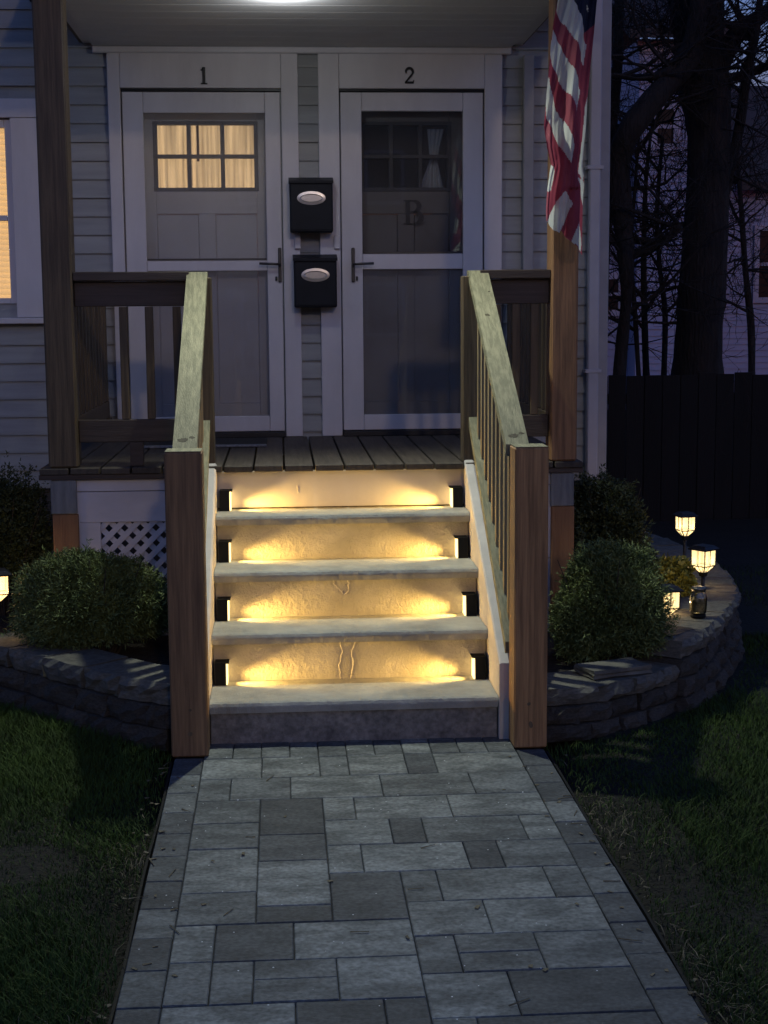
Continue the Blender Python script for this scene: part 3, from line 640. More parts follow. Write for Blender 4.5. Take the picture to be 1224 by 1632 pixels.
# doormat in front of door 1
mt = empty('doormat', (-.35, 7.8, ZD), 'dark doormat with a pale lettered edge strip lying at door 1', 'doormat')
xm0, xm1 = XY(213, 7.66, 708), XY(425, 7.66, 704)
box('mat', xm0, xm1, 7.70, 8.10, ZD+.002, ZD+.012, 'rubber', mt, .004)
box('edge_strip', xm0, xm1, 7.63, 7.699, ZD+.002, ZD+.012, 'mat_edge', mt, .003)

# ------------------------------------------------------------------ concrete steps
ZT_ = [.165, .365, .565, .765]; YN_ = [5.625, 5.935, 6.235, 6.525]; YR_ = [5.645, 5.975, 6.275, 6.565, 6.762]
steps = empty('front_steps', (.26, 6.1, 0), 'cream painted concrete front steps with a lit riser above each tread', 'steps')
def rough_slab(name, x0, x1, y0, y1, z0, z1, m, jit, seed):
    rr = random.Random(seed); nx_ = 70; V = []; F = []
    prof = [(y1, z0), (y1, z1), ((y0+y1)/2, z1), (y0+.020, z1), (y0+.006, z1-.004), (y0, z1-.014), (y0, (z0+z1)/2), (y0+.004, z0)]
    n = len(prof); ph = [rr.uniform(0, 6) for _ in range(6)]
    for i in range(nx_+1):
        x = x0+(x1-x0)*i/nx_
        w = .45*math.sin(9*x+ph[0])+.35*math.sin(23*x+ph[1])+.3*math.sin(51*x+ph[2])+rr.uniform(-.6, .6)
        chip = -1.8*max(0, math.sin(5.1*x+ph[3])-.93)*14*rr.random()
        for k, (y, z) in enumerate(prof):
            f = 1 if 3 <= k <= 7 else .2 if k == 2 else 0
            V.append((x, y-f*jit*(w+chip*(1 if k in (4, 5) else 0)), z+(jit*.5*f*rr.uniform(-1, 1) if k in (3, 4, 5) else 0)))
    for i in range(nx_):
        for k in range(n): a = i*n+k; b = i*n+(k+1) % n; F.append((a, b, b+n, a+n))
    F.append(tuple(range(n))); F.append(tuple(nx_*n+k for k in range(n-1, -1, -1)))
    o = mesh(name, V, F, m, steps, False); fixn(o); return o
xs0, xs1 = XL-.004, XR+.004
for i in range(4):
    zb_ = ZT_[i]-.042
    rough_slab('tread', xs0, xs1, YN_[i], YR_[i+1]+.02, zb_, ZT_[i], 'tread_concrete', .0022, 20+i)
    z0_ = -.08 if i == 0 else ZT_[i-1]-.02
    box('riser', xs0+.002, xs1-.002, YR_[i], YR_[i]+.12, z0_, zb_-.0005, 'step_face' if i == 0 else 'riser_stucco', steps, .002)
box('top_riser_board', XL-.03, XR+.03, YR_[4], YR_[4]+.022, ZT_[3]+.006, ZD-.030, 'riser_board', steps, .001)
box('step_core', xs0+.01, xs1-.01, YR_[0]+.125, YR_[4]+.018, -.08, ZT_[0]-.044, 'riser_stucco', steps, 0)
for nm, (a, b) in (('l', (XL-.052, XL-.006)), ('r', (XR+.006, XR+.052))):
    n = 30; V = []; F = []; rr = random.Random(nm)
    for i in range(n+1):
        t = i/n; y = 5.615+(6.742-5.615)*t; z = .30+(ZD+.012-.30)*t+rr.uniform(-.0018, .0018)
        wob = rr.uniform(-.0015, .0015)
        V += [(a, y, -.08), (a, y, z-.004), (a+.006, y, z), (b-.008+wob, y, z), (b+wob, y, z-.008), (b, y, -.08)]
    for i in range(n):
        for k in range(6): F.append((6*i+k, 6*i+(k+1) % 6, 6*i+6+(k+1) % 6, 6*i+6+k))
    F.append(tuple(range(6))); F.append(tuple(6*n+k for k in range(5, -1, -1)))
    o = mesh('cheek_wall', V, F, 'cheek_stucco', steps); fixn(o)
# raised repaired cracks on the risers
def crack(pts, Y):
    P = []
    for i in range(len(pts)-1):
        for k in range(4):
            t = k/4; P.append((pts[i][0]+(pts[i+1][0]-pts[i][0])*t+random.uniform(-1, 1), pts[i][1]+(pts[i+1][1]-pts[i][1])*t))
    P.append(pts[-1]); tube('crack', [PY(a, b, Y) for a, b in P], [.0007+.0009*random.random() for _ in P], 'crack', steps, 5)
c2 = lambda x, y: (300+x/2.2255, 700+y/2.2255)
crack([c2(*p) for p in ((512, 497), (520, 518), (538, 535), (552, 552), (566, 540), (570, 510), (562, 498))], YR_[2]-.0005)
crack([c2(*p) for p in ((533, 705), (545, 755), (535, 800), (540, 850))], YR_[1]-.0005)
crack([c2(*p) for p in ((590, 718), (578, 760), (585, 790), (575, 850))], YR_[1]-.0005)
crack([c2(*p) for p in ((386, 165), (390, 190))], YR_[4]-.0005)

# step lights
LED_W = 0.115
def step_light(side, i):
    zt = ZT_[i]; yb = YR_[i+1]; hgt = .092; wd = .044; dp = .068
    x0 = XL+.006 if side < 0 else XR-.006-wd
    nm = ['lowest', 'second', 'third', 'top'][i]
    ed = 'beside the newel post nearer the window' if side < 0 else 'beside the railing on the lantern garden end'
    r = empty('step_light', (x0+wd/2, yb-dp/2, zt), 'small black solar step light on the %s lit tread, %s' % (nm, 'at the window-side cheek wall' if side < 0 else 'at the garden-lantern-side cheek wall'), 'step light', 'solar step lights at the tread ends')
    # wedge-shaped black housing leaning back to the riser
    a, b = x0, x0+wd
    prism_yz('housing', [(yb-dp-.006, zt+.001), (yb-dp+.004, zt+hgt), (yb-.0015, zt+hgt), (yb-.0015, zt+.001)], a, b, 'black_plastic', r)
    lx0, lx1 = (b+.0005, b+.0065) if side < 0 else (a-.0065, a-.0005)
    prism_yz('lens', [(yb-dp-.002, zt+.002), (yb-dp+.006, zt+hgt-.006), (yb-.003, zt+hgt-.006), (yb-.003, zt+.002)], lx0, lx1, 'lens_glow', r)
    prism_yz('visor', [(yb-dp-.002, zt+hgt-.004), (yb-dp-.001, zt+hgt+.0005), (yb-.002, zt+hgt+.0005), (yb-.002, zt+hgt-.004)], min(lx0, lx1)-(.006 if side > 0 else -.0002), max(lx0, lx1)+(.006 if side < 0 else -.0002), 'black_plastic', r)
    ld = bpy.data.lights.new('step_lamp', 'AREA'); ld.shape = 'RECTANGLE'; ld.size = .030; ld.size_y = .050; ld.energy = LED_W; ld.color = (1.0, .61, .15); ld.spread = R(60)
    lo = bpy.data.objects.new('lamp', ld); C.objects.link(lo); lo.parent = r
    xl = lx1+.004 if side < 0 else lx0-.004
    lo.location = Vector((xl, yb-dp*.70, zt+hgt*.33))-wloc(r)
    lo.rotation_euler = Vector((1 if side < 0 else -1, -.02, -.05)).to_track_quat('-Z', 'Z').to_euler()
for i in range(4):
    for s in (-1, 1): step_light(s, i)

# ------------------------------------------------------------------ stair railings
def stair_rail(side, label):
    if side < 0: nx0, nx1, rx0, rx1, px0, px1 = -.430, -.293, -.408, -.318, -.388, -.302
    else: nx0, nx1, rx0, rx1, px0, px1 = .856, .982, .842, .930, .815, .889
    r = empty('stair_railing', ((nx0+nx1)/2, 6.1, 0), label, 'railing', 'wooden stair railings beside the steps')
    zn = 1.145
    nw = box('newel_post', nx0, nx1, YN, YN+.136, 0.003, zn, 'newel_dark' if side < 0 else 'newel_warm_lit', r, .006)
    box('newel_end_grain', nx0+.003, nx1-.003, YN+.003, YN+.133, zn+.0005, zn+.003, 'treated_rail', r, 0)
    box('top_post', px0, px1, YP0+.02, YP0+.108, ZD+.002, 1.80, 'brown_stain', r, .004)
    ya, yb_ = YN+.139, YP0+.03; za, zb_ = 1.146, 1.824
    sl_ = (zb_-za)/(yb_-ya)
    prism_yz('handrail', [(ya, za-.045), (ya, za), (yb_, zb_), (yb_+.06, zb_+.002), (yb_+.06, zb_-.022), (yb_, zb_-.045)], rx0, rx1, 'treated_rail', r)
    # lower rail
    y1_, z1_, y2_, z2_ = YN+.139, .385, YP0+.018, 1.17
    prism_yz('lower_rail', [(y1_, z1_-.045), (y1_, z1_), (y2_, z2_), (y2_, z2_-.045)], rx0, rx1-.002, 'treated_rail', r)
    xc = (rx0+rx1)/2; 
    for i in range(9):
        y = 6.625-.113*i; zl = z1_+(z2_-z1_)/(y2_-y1_)*(y-y1_); zu = za+sl_*(y-ya)-.05
        dz1 = .018*(z2_-z1_)/(y2_-y1_); dz2 = .018*sl_
        prism_yz('baluster', [(y-.018, zl-dz1+.003), (y+.018, zl+dz1+.003), (y+.018, zu+dz2), (y-.018, zu-dz2)], xc-.018, xc+.018, 'treated_picket', r)
    # knots in the end of the handrail
    for yy, xx, s in ((YN+.185, .42, .016), (YN+.20, .78, .008), (YN+.95, .45, .010), (YN+1.12, .8, .004)):
        if side < 0 and yy > YN+.5: continue
        kr = random.Random(int(yy*1000)); NK = 22; xk = rx0+(rx1-rx0)*xx; zk = za+sl_*(yy-ya)+.0010; V = [(xk, yy, zk)]
        for k in range(NK):
            a = 2*math.pi*k/NK; q = s*(1+kr.uniform(-.35, .35)); V.append((xk+q*1.15*math.cos(a), yy+q*.75*math.sin(a), zk+q*.75*math.sin(a)*sl_))
        V += [(p[0], p[1], p[2]-.003) for p in V[1:]]
        mesh('knot', V, [(0, 1+k, 1+(k+1) % NK) for k in range(NK)]+[(1+k, 1+NK+k, 1+NK+(k+1) % NK, 1+(k+1) % NK) for k in range(NK)], 'knot', r)
    return r
rl = stair_rail(-1, 'wooden stair railing with dark newel post beside the lattice skirt')
rr_ = stair_rail(1, 'wooden stair railing with newel post in warm-lit colour and a row of pickets')
def knot_on_newel(r, px, py, s):
    p = PY(px, py, YN-.0006); V = [p]; 
    for k in range(12):
        a = 2*math.pi*k/12; q = s*(1+.2*math.sin(2*a+px)); V.append((p.x+q*math.cos(a), p.y+.0004, p.z+1.3*q*math.sin(a)))
    mesh('knot', V, [(0, 1+(k+1) % 12, 1+k) for k in range(12)], 'brown_stain', r)
knot_on_newel(rl, 303, 1170, .008); knot_on_newel(rl, 303, 1132, .005); knot_on_newel(rr_, 846, 1155, .009); knot_on_newel(rr_, 843, 1122, .006)

# ------------------------------------------------------------------ flood light under the porch beam, just above the picture
LP = Vector((.09, 6.62, 3.13))
fl = empty('floodlight', (LP.x, LP.y, LP.z), 'white floodlight fixed to the porch beam above the steps', 'floodlight')
box('mount', LP.x-.05, LP.x+.05, YP0-.012, YP0+.0085, 3.10, 3.20, 'floodlight_white', fl, .004)
tube('arm', [(LP.x, YP0-.011, 3.15), (LP.x, LP.y+.05, 3.152), (LP.x, LP.y+.025, 3.145)], .011, 'floodlight_white', fl)
_ax = (Vector((.75, 3.7, .0))-LP).normalized(); hd = lathe('head', [(.018, -.055), (.030, -.045), (.036, -.004), (.045, .010), (.042, .010), (.034, -.002)], LP, 'floodlight_white', fl)
hd.rotation_euler = _ax.to_track_quat('Z', 'Y').to_euler()
sp = bpy.data.lights.new('floodlight_lamp', 'SPOT'); sp.energy = 28; sp.color = (.93, 1.0, .84); sp.spot_size = R(142); sp.spot_blend = .85; sp.shadow_soft_size = .028
spo = bpy.data.objects.new('lamp', sp); C.objects.link(spo); spo.parent = fl; spo.location = _ax*.045
spo.rotation_euler = _ax.to_track_quat('-Z', 'Y').to_euler()
CL = Vector((.03, 6.93, ZC-.006))  # added point lamp that brightens the porch ceiling and door wall
cl_ = empty('added_spill_light', CL, 'small added spill light on the porch ceiling above the deck', 'spill light')
lathe('base', [(.05, .013), (.055, .006), (.05, .0)], CL, 'floodlight_white', cl_)
sp2 = bpy.data.lights.new('spill_lamp', 'POINT'); sp2.energy = .85; sp2.color = (.92, .96, 1.0); sp2.shadow_soft_size = .025
sp2o = bpy.data.objects.new('lamp', sp2); C.objects.link(sp2o); sp2o.parent = cl_; sp2o.location = (0, 0, -.035)

# ------------------------------------------------------------------ flag on a pole
YF = 6.52
fp = empty('flagpole', (1.30, 6.70, 3.10), 'white flagpole angled out from the porch corner post', 'flagpole')
tube('pole', [(1.285, 6.73, 3.09), (1.29, 6.35, 3.42), (1.29, 5.85, 3.85)], .013, 'aluminium_white', fp)
box('bracket', 1.26, 1.31, 6.69, 6.718, 3.04, 3.14, 'black_metal', fp, .004)
Lf = [(-120, 905), (-40, 894), (0, 890), (70, 880), (150, 871), (200, 868), (235, 871), (262, 878), (300, 872), (330, 869), (353, 868)]
Rf = [(-120, 975), (-40, 962), (0, 957), (100, 948), (150, 945), (200, 943), (262, 935), (290, 938), (330, 937), (370, 936), (404, 935)]
ip = lambda tab, y: float(np.interp(y, [a for a, b in tab], [b for a, b in tab]))
NU, NV = 64, 230; yt = -110
def flag_bottom(u):   # v limit in px for given u (ragged hem)
    return float(np.interp(u, [0, .12, .38, .40, .62, .80, 1.0], [353, 362, 371, 366, 384, 397, 405]))
def poly_in(px, py, P):
    c = False; n = len(P); j = n-1
    for i in range(n):
        if (P[i][1] > py) != (P[j][1] > py) and px < (P[j][0]-P[i][0])*(py-P[i][1])/(P[j][1]-P[i][1])+P[i][0]: c = not c
        j = i
    return c
ca = lambda L_: [(840+x/7.771, y/7.771) for x, y in L_]; cb2 = lambda L_: [(840+x/7.771, 200+y/7.771) for x, y in L_]
whites = [ca([(390, -900), (560, -900), (560, 0), (680, 260), (785, 520), (740, 780), (640, 600), (540, 440), (450, 280), (395, 100)]),
          ca([(355, 330), (400, 520), (470, 680), (560, 860), (690, 1110), (620, 1370), (500, 1160), (390, 960), (320, 780), (290, 640)]),
          ca([(275, 920), (310, 1120), (380, 1350), (460, 1500), (590, 1800), (540, 2020), (440, 1840), (330, 1640), (250, 1450), (225, 1230)]),
          ca([(805, 1150), (820, 1632), (790, 1900), (740, 2220), (650, 2130), (720, 1632), (760, 1300)]),
          cb2([(290, 470), (350, 560), (340, 640), (300, 800), (230, 830), (230, 470)]), cb2([(640, 640), (740, 660), (800, 760), (760, 1000), (720, 880)]),
          cb2([(480, 800), (570, 960), (500, 1130), (420, 1330), (380, 1400), (200, 1250), (270, 1110), (350, 990)]),
          cb2([(650, 1180), (690, 1260), (700, 1330), (730, 1450), (700, 1560), (550, 1440), (590, 1320)])]
navy = ca([(560, -900), (1100, -900), (1000, 100), (880, 260), (740, 380), (680, 260), (545, 0)])
V = []; mi = []; F = []
for j in range(NV+1):
    for i in range(NU+1):
        u = i/NU; py = yt+(flag_bottom(u)-yt)*j/NV; a, b = ip(Lf, py), ip(Rf, py); px = a+(b-a)*u
        pin = 1-.75*math.exp(-((py-270)/32)**2)
        dep = pin*(.030*math.sin(u*8.5-py*.006+.6)+.016*math.sin(u*17+py*.012))-.03*math.exp(-((u-.62-(py-260)*.0008)/.16)**2)*(1 if py < 300 else .5)+.006*math.sin(u*40+py*.03)+.10*(u-.1)**2
        dep += .022*max(0, math.sin((px*1.1+py*.55)*.09))*max(0, 1-u*1.4)
        q = PY(px, py, YF); V.append((q.x, YF+dep, q.z))
me = bpy.data.meshes.new('flag')
for j in range(NV):
    for i in range(NU): a = j*(NU+1)+i; F.append((a, a+1, a+NU+2, a+NU+1))
o0 = PY(905, 0, YF); me.from_pydata([Vector(v)-o0 for v in V], [], F); me.update()
for k in ('flag_red', 'flag_white', 'flag_navy'): me.materials.append(M[k])
for j in range(NV):
    for i in range(NU):
        u = (i+.5)/NU; py = yt+(flag_bottom(u)-yt)*(j+.5)/NV; a, b = ip(Lf, py), ip(Rf, py); px = a+(b-a)*u
        k = 0
        if any(poly_in(px, py, P) for P in whites): k = 1
        elif poly_in(px, py, navy): k = 2
        if k == 2:
            for sx0, sy0 in ((942.5, 6.5), (925, -22), (952, -45), (935, -70)):
                dx, dy = px-sx0, py-sy0; rr0 = math.hypot(dx, dy); an = math.atan2(dx, -dy)
                lim = 5.6*(.38/ max(.38, abs(math.cos(((an+math.pi/5) % (2*math.pi/5))-math.pi/5))) if False else (.42+.58*max(0, 1-abs(((an+math.pi/5) % (2*math.pi/5))-math.pi/5)/(math.pi/5))**1.6))
                if rr0 < lim: k = 1
        me.polygons[j*NU+i].material_index = k
me.shade_smooth()
fo = put('flag', me, None, o0); tag(fo, 'hanging striped flag with navy star corner in front of the porch post', 'flag')

# ------------------------------------------------------------------ retaining walls of garden blocks
def resample(P, step):
    P = [Vector((p[0], p[1], 0)) for p in P]; L_ = [0]
    for i in range(1, len(P)): L_.append(L_[-1]+(P[i]-P[i-1]).length)
    def at(s):
        s = max(0, min(L_[-1], s)); i = 1
        while i < len(P)-1 and L_[i] < s: i += 1
        t = (s-L_[i-1])/max(1e-6, L_[i]-L_[i-1]); return P[i-1].lerp(P[i], t)
    return at, L_[-1]
blk_cache = []
def block_mesh(seed):
    rr = random.Random(seed); V = []; F = []; nx_, nz_ = 5, 3
    # front face grid (unit box x -.5..5, z 0..1, y 0 front .. 1 back), rough split face
    for j in range(nz_+1):
        for i in range(nx_+1):
            edge = (i in (0, nx_)) or (j in (0, nz_)); V.append((-.5+i/nx_+(0 if edge else rr.uniform(-.03, .03)), (.055 if edge else 0)+rr.uniform(-.05, .05), j/nz_+(0 if edge else rr.uniform(-.05, .05))))
    for j in range(nz_):
        for i in range(nx_): a = j*(nx_+1)+i; F.append((a, a+1, a+nx_+2, a+nx_+1))
    b = len(V); V += [(-.46, 1, 0), (.46, 1, 0), (.46, 1, 1), (-.46, 1, 1)]
    bl, br, tl, tr = 0, nx_, nz_*(nx_+1), nz_*(nx_+1)+nx_
    F.append(tuple([i for i in range(nx_, -1, -1)]+[b, b+1])); F.append(tuple([tl+i for i in range(nx_+1)]+[b+2, b+3]))
    F.append(tuple([j*(nx_+1) for j in range(nz_+1)]+[b+3, b])); F.append(tuple([j*(nx_+1)+nx_ for j in range(nz_, -1, -1)]+[b+1, b+2])); F.append((b, b+3, b+2, b+1))
    me = bpy.data.meshes.new('block'); me.from_pydata(V, [], F); me.update()
    bm = bmesh.new(); bm.from_mesh(me); bmesh.ops.recalc_face_normals(bm, faces=bm.faces); bm.to_mesh(me); bm.free(); return me
base_blocks = [block_mesh(s) for s in range(7)]; cap_blocks = [block_mesh(50+s) for s in range(5)]
for q in base_blocks: q.materials.append(M['block_stone'])
for q in cap_blocks: q.materials.append(M['cap_stone'])
def garden_wall(P, z0, courses, hgt, depth, parent, length=.24, flip=False, batter=.012):
    at, L_ = resample(P, .1)
    for c in range(courses):
        cap = c == courses-1; ln = length*(1.25 if cap else 1); s = -random.uniform(0, ln*.6) if c % 2 else 0.0
        while s < L_-.02:
            w = ln*random.uniform(.8, 1.2); a, b = at(s), at(s+w); d = (b-a)
            if d.length < .05: s += w; continue
            mid = (a+b)/2; ang = math.atan2(d.y, d.x)+(math.pi if flip else 0)
            o = put('cap_block' if cap else 'block', random.choice(cap_blocks if cap else base_blocks), None, (0, 0, 0), parent)
            nrm = Vector((-math.sin(ang), math.cos(ang), 0))
            o.location = mid+nrm*(batter*c-(0.012 if cap else 0)+random.uniform(-.006, .006))+Vector((0, 0, z0+c*hgt+.0015*c+random.uniform(-.001, .001)))-wloc(parent)
            o.scale = (d.length-.010, depth+(.03 if cap else 0)+random.uniform(-.01, .01), hgt-.005); o.rotation_euler = (0, 0, ang+random.uniform(-.02, .02)); s += w
ZCAP = .25
Lw = [PZ(x, y, ZCAP) for x, y in ((262, 1093), (213, 1086), (120, 1063), (39, 1041), (0, 1031))]
Lw = [Vector((-.445, 5.60, 0))]+Lw[1:]+[Vector((-1.36, 6.46, 0)), Vector((-1.75, 6.62, 0)), Vector((-2.3, 6.7, 0)), Vector((-3.2, 6.75, 0))]
lw = empty('garden_wall', (-1.2, 6.2, 0), 'low curved stone block wall of the bed below the lit window', 'garden wall', 'stone block garden walls')
garden_wall(list(reversed(Lw)), -.02, 3, .089, .22, lw, .21)
Rlow = [Vector((1.0, 5.60, 0)), Vector((1.10, 5.59, 0)), Vector((1.22, 5.63, 0)), Vector((1.37, 5.72, 0)), Vector((1.55, 5.87, 0)), Vector((1.68, 6.02, 0))]
Rhi = [Vector((1.655, 5.93, 0)), Vector((1.76, 6.05, 0)), Vector((1.90, 6.30, 0)), Vector((2.08, 6.66, 0)), Vector((2.20, 6.95, 0)), Vector((2.29, 7.28, 0)), Vector((2.34, 7.60, 0)), Vector((2.37, 7.92, 0)), Vector((2.37, 8.3, 0)), Vector((2.32, 8.7, 0)), Vector((2.2, 9.3, 0))]
rw = empty('garden_wall', (1.6, 6.3, 0), 'low curved stone block wall of the bed with the lit lanterns', 'garden wall', 'stone block garden walls')
garden_wall(Rlow, -.02, 3, .070, .24, rw, .19)
garden_wall(Rhi, -.02, 4, .078, .26, rw, .19)
# loose stones lying on the low wall
def stone(name, cx, cy, z, sx, sy, sz, rz, m, label):
    bm = bmesh.new(); bmesh.ops.create_cube(bm, size=1); bmesh.ops.scale(bm, vec=(sx, sy, sz), verts=bm.verts)
    bmesh.ops.subdivide_edges(bm, edges=bm.edges[:], cuts=2, use_grid_fill=True)
    for v in bm.verts: v.co += Vector((random.uniform(-1, 1)*.006, random.uniform(-1, 1)*.006, random.uniform(-1, 1)*.003))
    me = bpy.data.meshes.new(name); bm.to_mesh(me); bm.free(); o = put(name, me, m, (cx, cy, z+sz/2)); o.rotation_euler = (0, 0, rz); return tag(o, label, 'stone', 'loose stones on the garden wall')
stone('loose_slab', 1.32, 5.86, .194, .27, .15, .032, .35, 'cap_stone', 'flat loose stone slab lying on the low garden wall')
stone('loose_stone', 1.63, 6.16, .194, .20, .12, .10, .75, 'block_stone', 'squared loose stone at the step of the garden wall')
# bed soil
def bed(name, P, z, label):
    n = len(P); V = [(p[0], p[1], z) for p in P]+[(p[0], p[1], -.1) for p in P]
    # grid fill by fan from centroid with rings for unevenness
    c = sum((Vector((p[0], p[1], z)) for p in P), Vector())/n; V = [c+Vector((0, 0, .03))]; F = []
    for rg in (.35, .7, 1.0):
        for p in P: V.append(c.lerp(Vector((p[0], p[1], z)), rg)+Vector((0, 0, random.uniform(-.012, .012))))
    for k in range(n): F.append((0, 1+k, 1+(k+1) % n))
    for r_ in range(2):
        for k in range(n): a = 1+r_*n; F.append((a+k, a+n+k, a+n+(k+1) % n, a+(k+1) % n))
    o = mesh(name, V, F, 'soil', None, True); fixn(o); return tag(o, label, None, None, 'structure')
bed('bed_soil', [(-.40, 5.75), (-.62, 5.82), (-.9, 6.08), (-1.2, 6.42), (-1.5, 6.66), (-2.2, 6.82), (-3.2, 6.9), (-3.2, 8.3), (-2, 8.3), (-1.1, 8.3), (-1.1, 7.2), (-.95, 6.75), (-.4, 6.74)], .19, 'dark soil of the planting bed below the window')
bed('bed_soil', [(.93, 5.78), (1.2, 5.80), (1.5, 6.0), (1.78, 6.35), (1.95, 6.7), (2.08, 7.1), (2.15, 7.6), (2.18, 8.2), (2.1, 9.0), (1.9, 9.2), (1.85, 8.2), (1.4, 8.2), (1.38, 6.74), (.93, 6.74)], .17, 'dark soil of the planting bed with lanterns')

# ------------------------------------------------------------------ foliage
def leaves(name, pts, nrm, ln, wd, m, parent, droop=0.0, fold=.25):
    n = len(pts); nrm = nrm/np.linalg.norm(nrm, axis=1, keepdims=True)
    t = np.cross(nrm, rng.normal(size=(n, 3))); t /= np.linalg.norm(t, axis=1, keepdims=True)
    d = nrm*.65+t*.75+rng.normal(size=(n, 3))*.2; d[:, 2] -= droop; d /= np.linalg.norm(d, axis=1, keepdims=True)
    w = np.cross(d, rng.normal(size=(n, 3))); w /= np.linalg.norm(w, axis=1, keepdims=True)
    L_ = (ln*rng.uniform(.6, 1.35, n))[:, None]; W_ = (wd*rng.uniform(.7, 1.3, n))[:, None]
    up = np.cross(d, w)
    A = pts; B = pts+d*L_*.5+w*W_*.5+up*W_*fold; C_ = pts+d*L_; D = pts+d*L_*.5-w*W_*.5+up*W_*fold
    V = np.stack([A, B, C_, D], 1).reshape(-1, 3); F = np.arange(4*n).reshape(n, 4)
    return bigmesh(name, V, F, m, parent, tuple(pts.mean(0)))
def bush(name, cx, cy, zb, rx, ry, h, n, ln, wd, leaf, label, cat='shrub', group=None, shape=2.4, lumps=9, stems=26, core=.80, seed=1, wild=.0, shoots=260):
    rs = np.random.default_rng(seed); r = empty(name, (cx, cy, zb), label, cat, group)
    lump = rs.normal(size=(lumps, 3)); lump /= np.linalg.norm(lump, axis=1, keepdims=True); la = rs.uniform(.08, .25, lumps)
    def surf(d):
        f = np.ones(len(d))
        for l, a in zip(lump, la): f += a*np.exp(-((1-d@l)/.10))-.03
        # superellipsoid
        e = (np.abs(d[:, 0])**shape+np.abs(d[:, 1])**shape+np.abs(d[:, 2])**shape)**(-1/shape); return f*e
    d = rs.normal(size=(n, 3)); d /= np.linalg.norm(d, axis=1, keepdims=True); d[:, 2] = np.where(d[:, 2] < -.75, -d[:, 2], d[:, 2])
    s = surf(d); depth = 1-np.abs(rs.normal(0, .09, n))+rs.normal(0, .012, n)+wild*rs.random(n)**3
    depth = depth+.035*np.sin(d[:, 0]*23+seed)*np.sin(d[:, 1]*19)*np.sin(d[:, 2]*21); p = d*(s*depth)[:, None]*np.array([rx, ry, h/2])+np.array([cx, cy, zb+h*.5]); p[:, 2] = np.maximum(p[:, 2], zb+.005)
    nr, ns = d*np.array([1, 1, .8])+np.array([0, 0, .35]), shoots
    if ns:      # stray shoots that break the outline
        k_ = rs.integers(0, n, ns); q0 = p[k_]; dv = d[k_]*.8+np.array([0, 0, .45])+rs.normal(0, .25, (ns, 3)); dv /= np.linalg.norm(dv, axis=1, keepdims=True); ll = rs.uniform(.02, .075, ns)*h/.55
        ts = rs.random((ns, 14)); pp = (q0[:, None, :]+dv[:, None, :]*(ts*ll[:, None])[:, :, None]+rs.normal(0, .002, (ns, 14, 3))).reshape(-1, 3)
        p = np.concatenate([p, pp]); nr = np.concatenate([nr, np.repeat(dv, 14, 0)])
    leaves('foliage', p, nr, ln, wd, leaf, r)
    # dense inner twigs/old leaves that close the view through
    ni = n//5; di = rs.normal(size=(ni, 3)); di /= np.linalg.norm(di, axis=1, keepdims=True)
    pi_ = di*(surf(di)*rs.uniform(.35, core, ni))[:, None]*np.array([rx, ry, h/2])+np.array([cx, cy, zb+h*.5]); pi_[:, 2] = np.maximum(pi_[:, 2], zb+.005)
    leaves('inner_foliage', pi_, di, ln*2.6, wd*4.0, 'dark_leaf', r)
    V = []; F = []
    for k in range(stems):
        a = rs.uniform(0, 6.283); q = rs.uniform(.2, .85); top = Vector((cx+rx*q*math.cos(a), cy+ry*q*math.sin(a), zb+h*rs.uniform(.5, .92))); bs = Vector((cx+rx*.12*math.cos(a), cy+ry*.12*math.sin(a), zb-.02))
        tube_geo([bs, bs.lerp(top, .5)+Vector((0, 0, .05*h)), top], [.006, .004, .0015], 5, V, F)
    mesh('stems', V, F, 'twig', r); return r
YSL = 6.40
sL = PY(150, 955, YSL)
bush('clipped_shrub', sL.x+.01, YSL, .15, .385, .24, .51, 60000, .024, .0046, 'shrub_leaf', 'rounded fine-leaved green shrub in front of the lattice skirt', 'shrub', None, 2.9, 16, wild=.26, seed=3)
sR = PY(960, 965, 6.22)
bush('clipped_shrub', sR.x+.01, 6.18, .11, .285, .25, .57, 60000, .024, .0046, 'shrub_leaf', 'rounded fine-leaved green shrub beside the newel post in warm-lit colour', 'shrub', None, 2.6, 16, wild=.26, seed=4)
bush('loose_shrub', 1.60, 7.35, .15, .29, .25, .76, 12000, .024, .008, 'dark_leaf', 'loose dark shrub under the downspout outlet', 'shrub', None, 2.0, 14, wild=.35, seed=5)
bush('tall_shrub', -1.37, 7.35, .17, .37, .26, .74, 12000, .018, .007, 'dark_leaf', 'tall dark shrub against the foundation below the window', 'shrub', None, 2.2, 14, wild=.25, seed=6)
pY = PY(1070, 925, 7.0)
bush('lantern_lit_plant', pY.x, 7.02, .17, .12, .12, .27, 1500, .026, .015, 'lantern_lit_leaf', 'small plant beside the lanterns, their yellow light put in its leaves', 'plant', None, 2.0, 8, 14, wild=.3, seed=8)
bush('low_plant', 1.93, 7.05, .17, .07, .07, .12, 500, .026, .016, 'lantern_lit_leaf', 'tiny seedling in lantern-lit leaf colour at the stake of the lit lantern', 'plant', None, 2.0, 8, 8, wild=.3, seed=9)

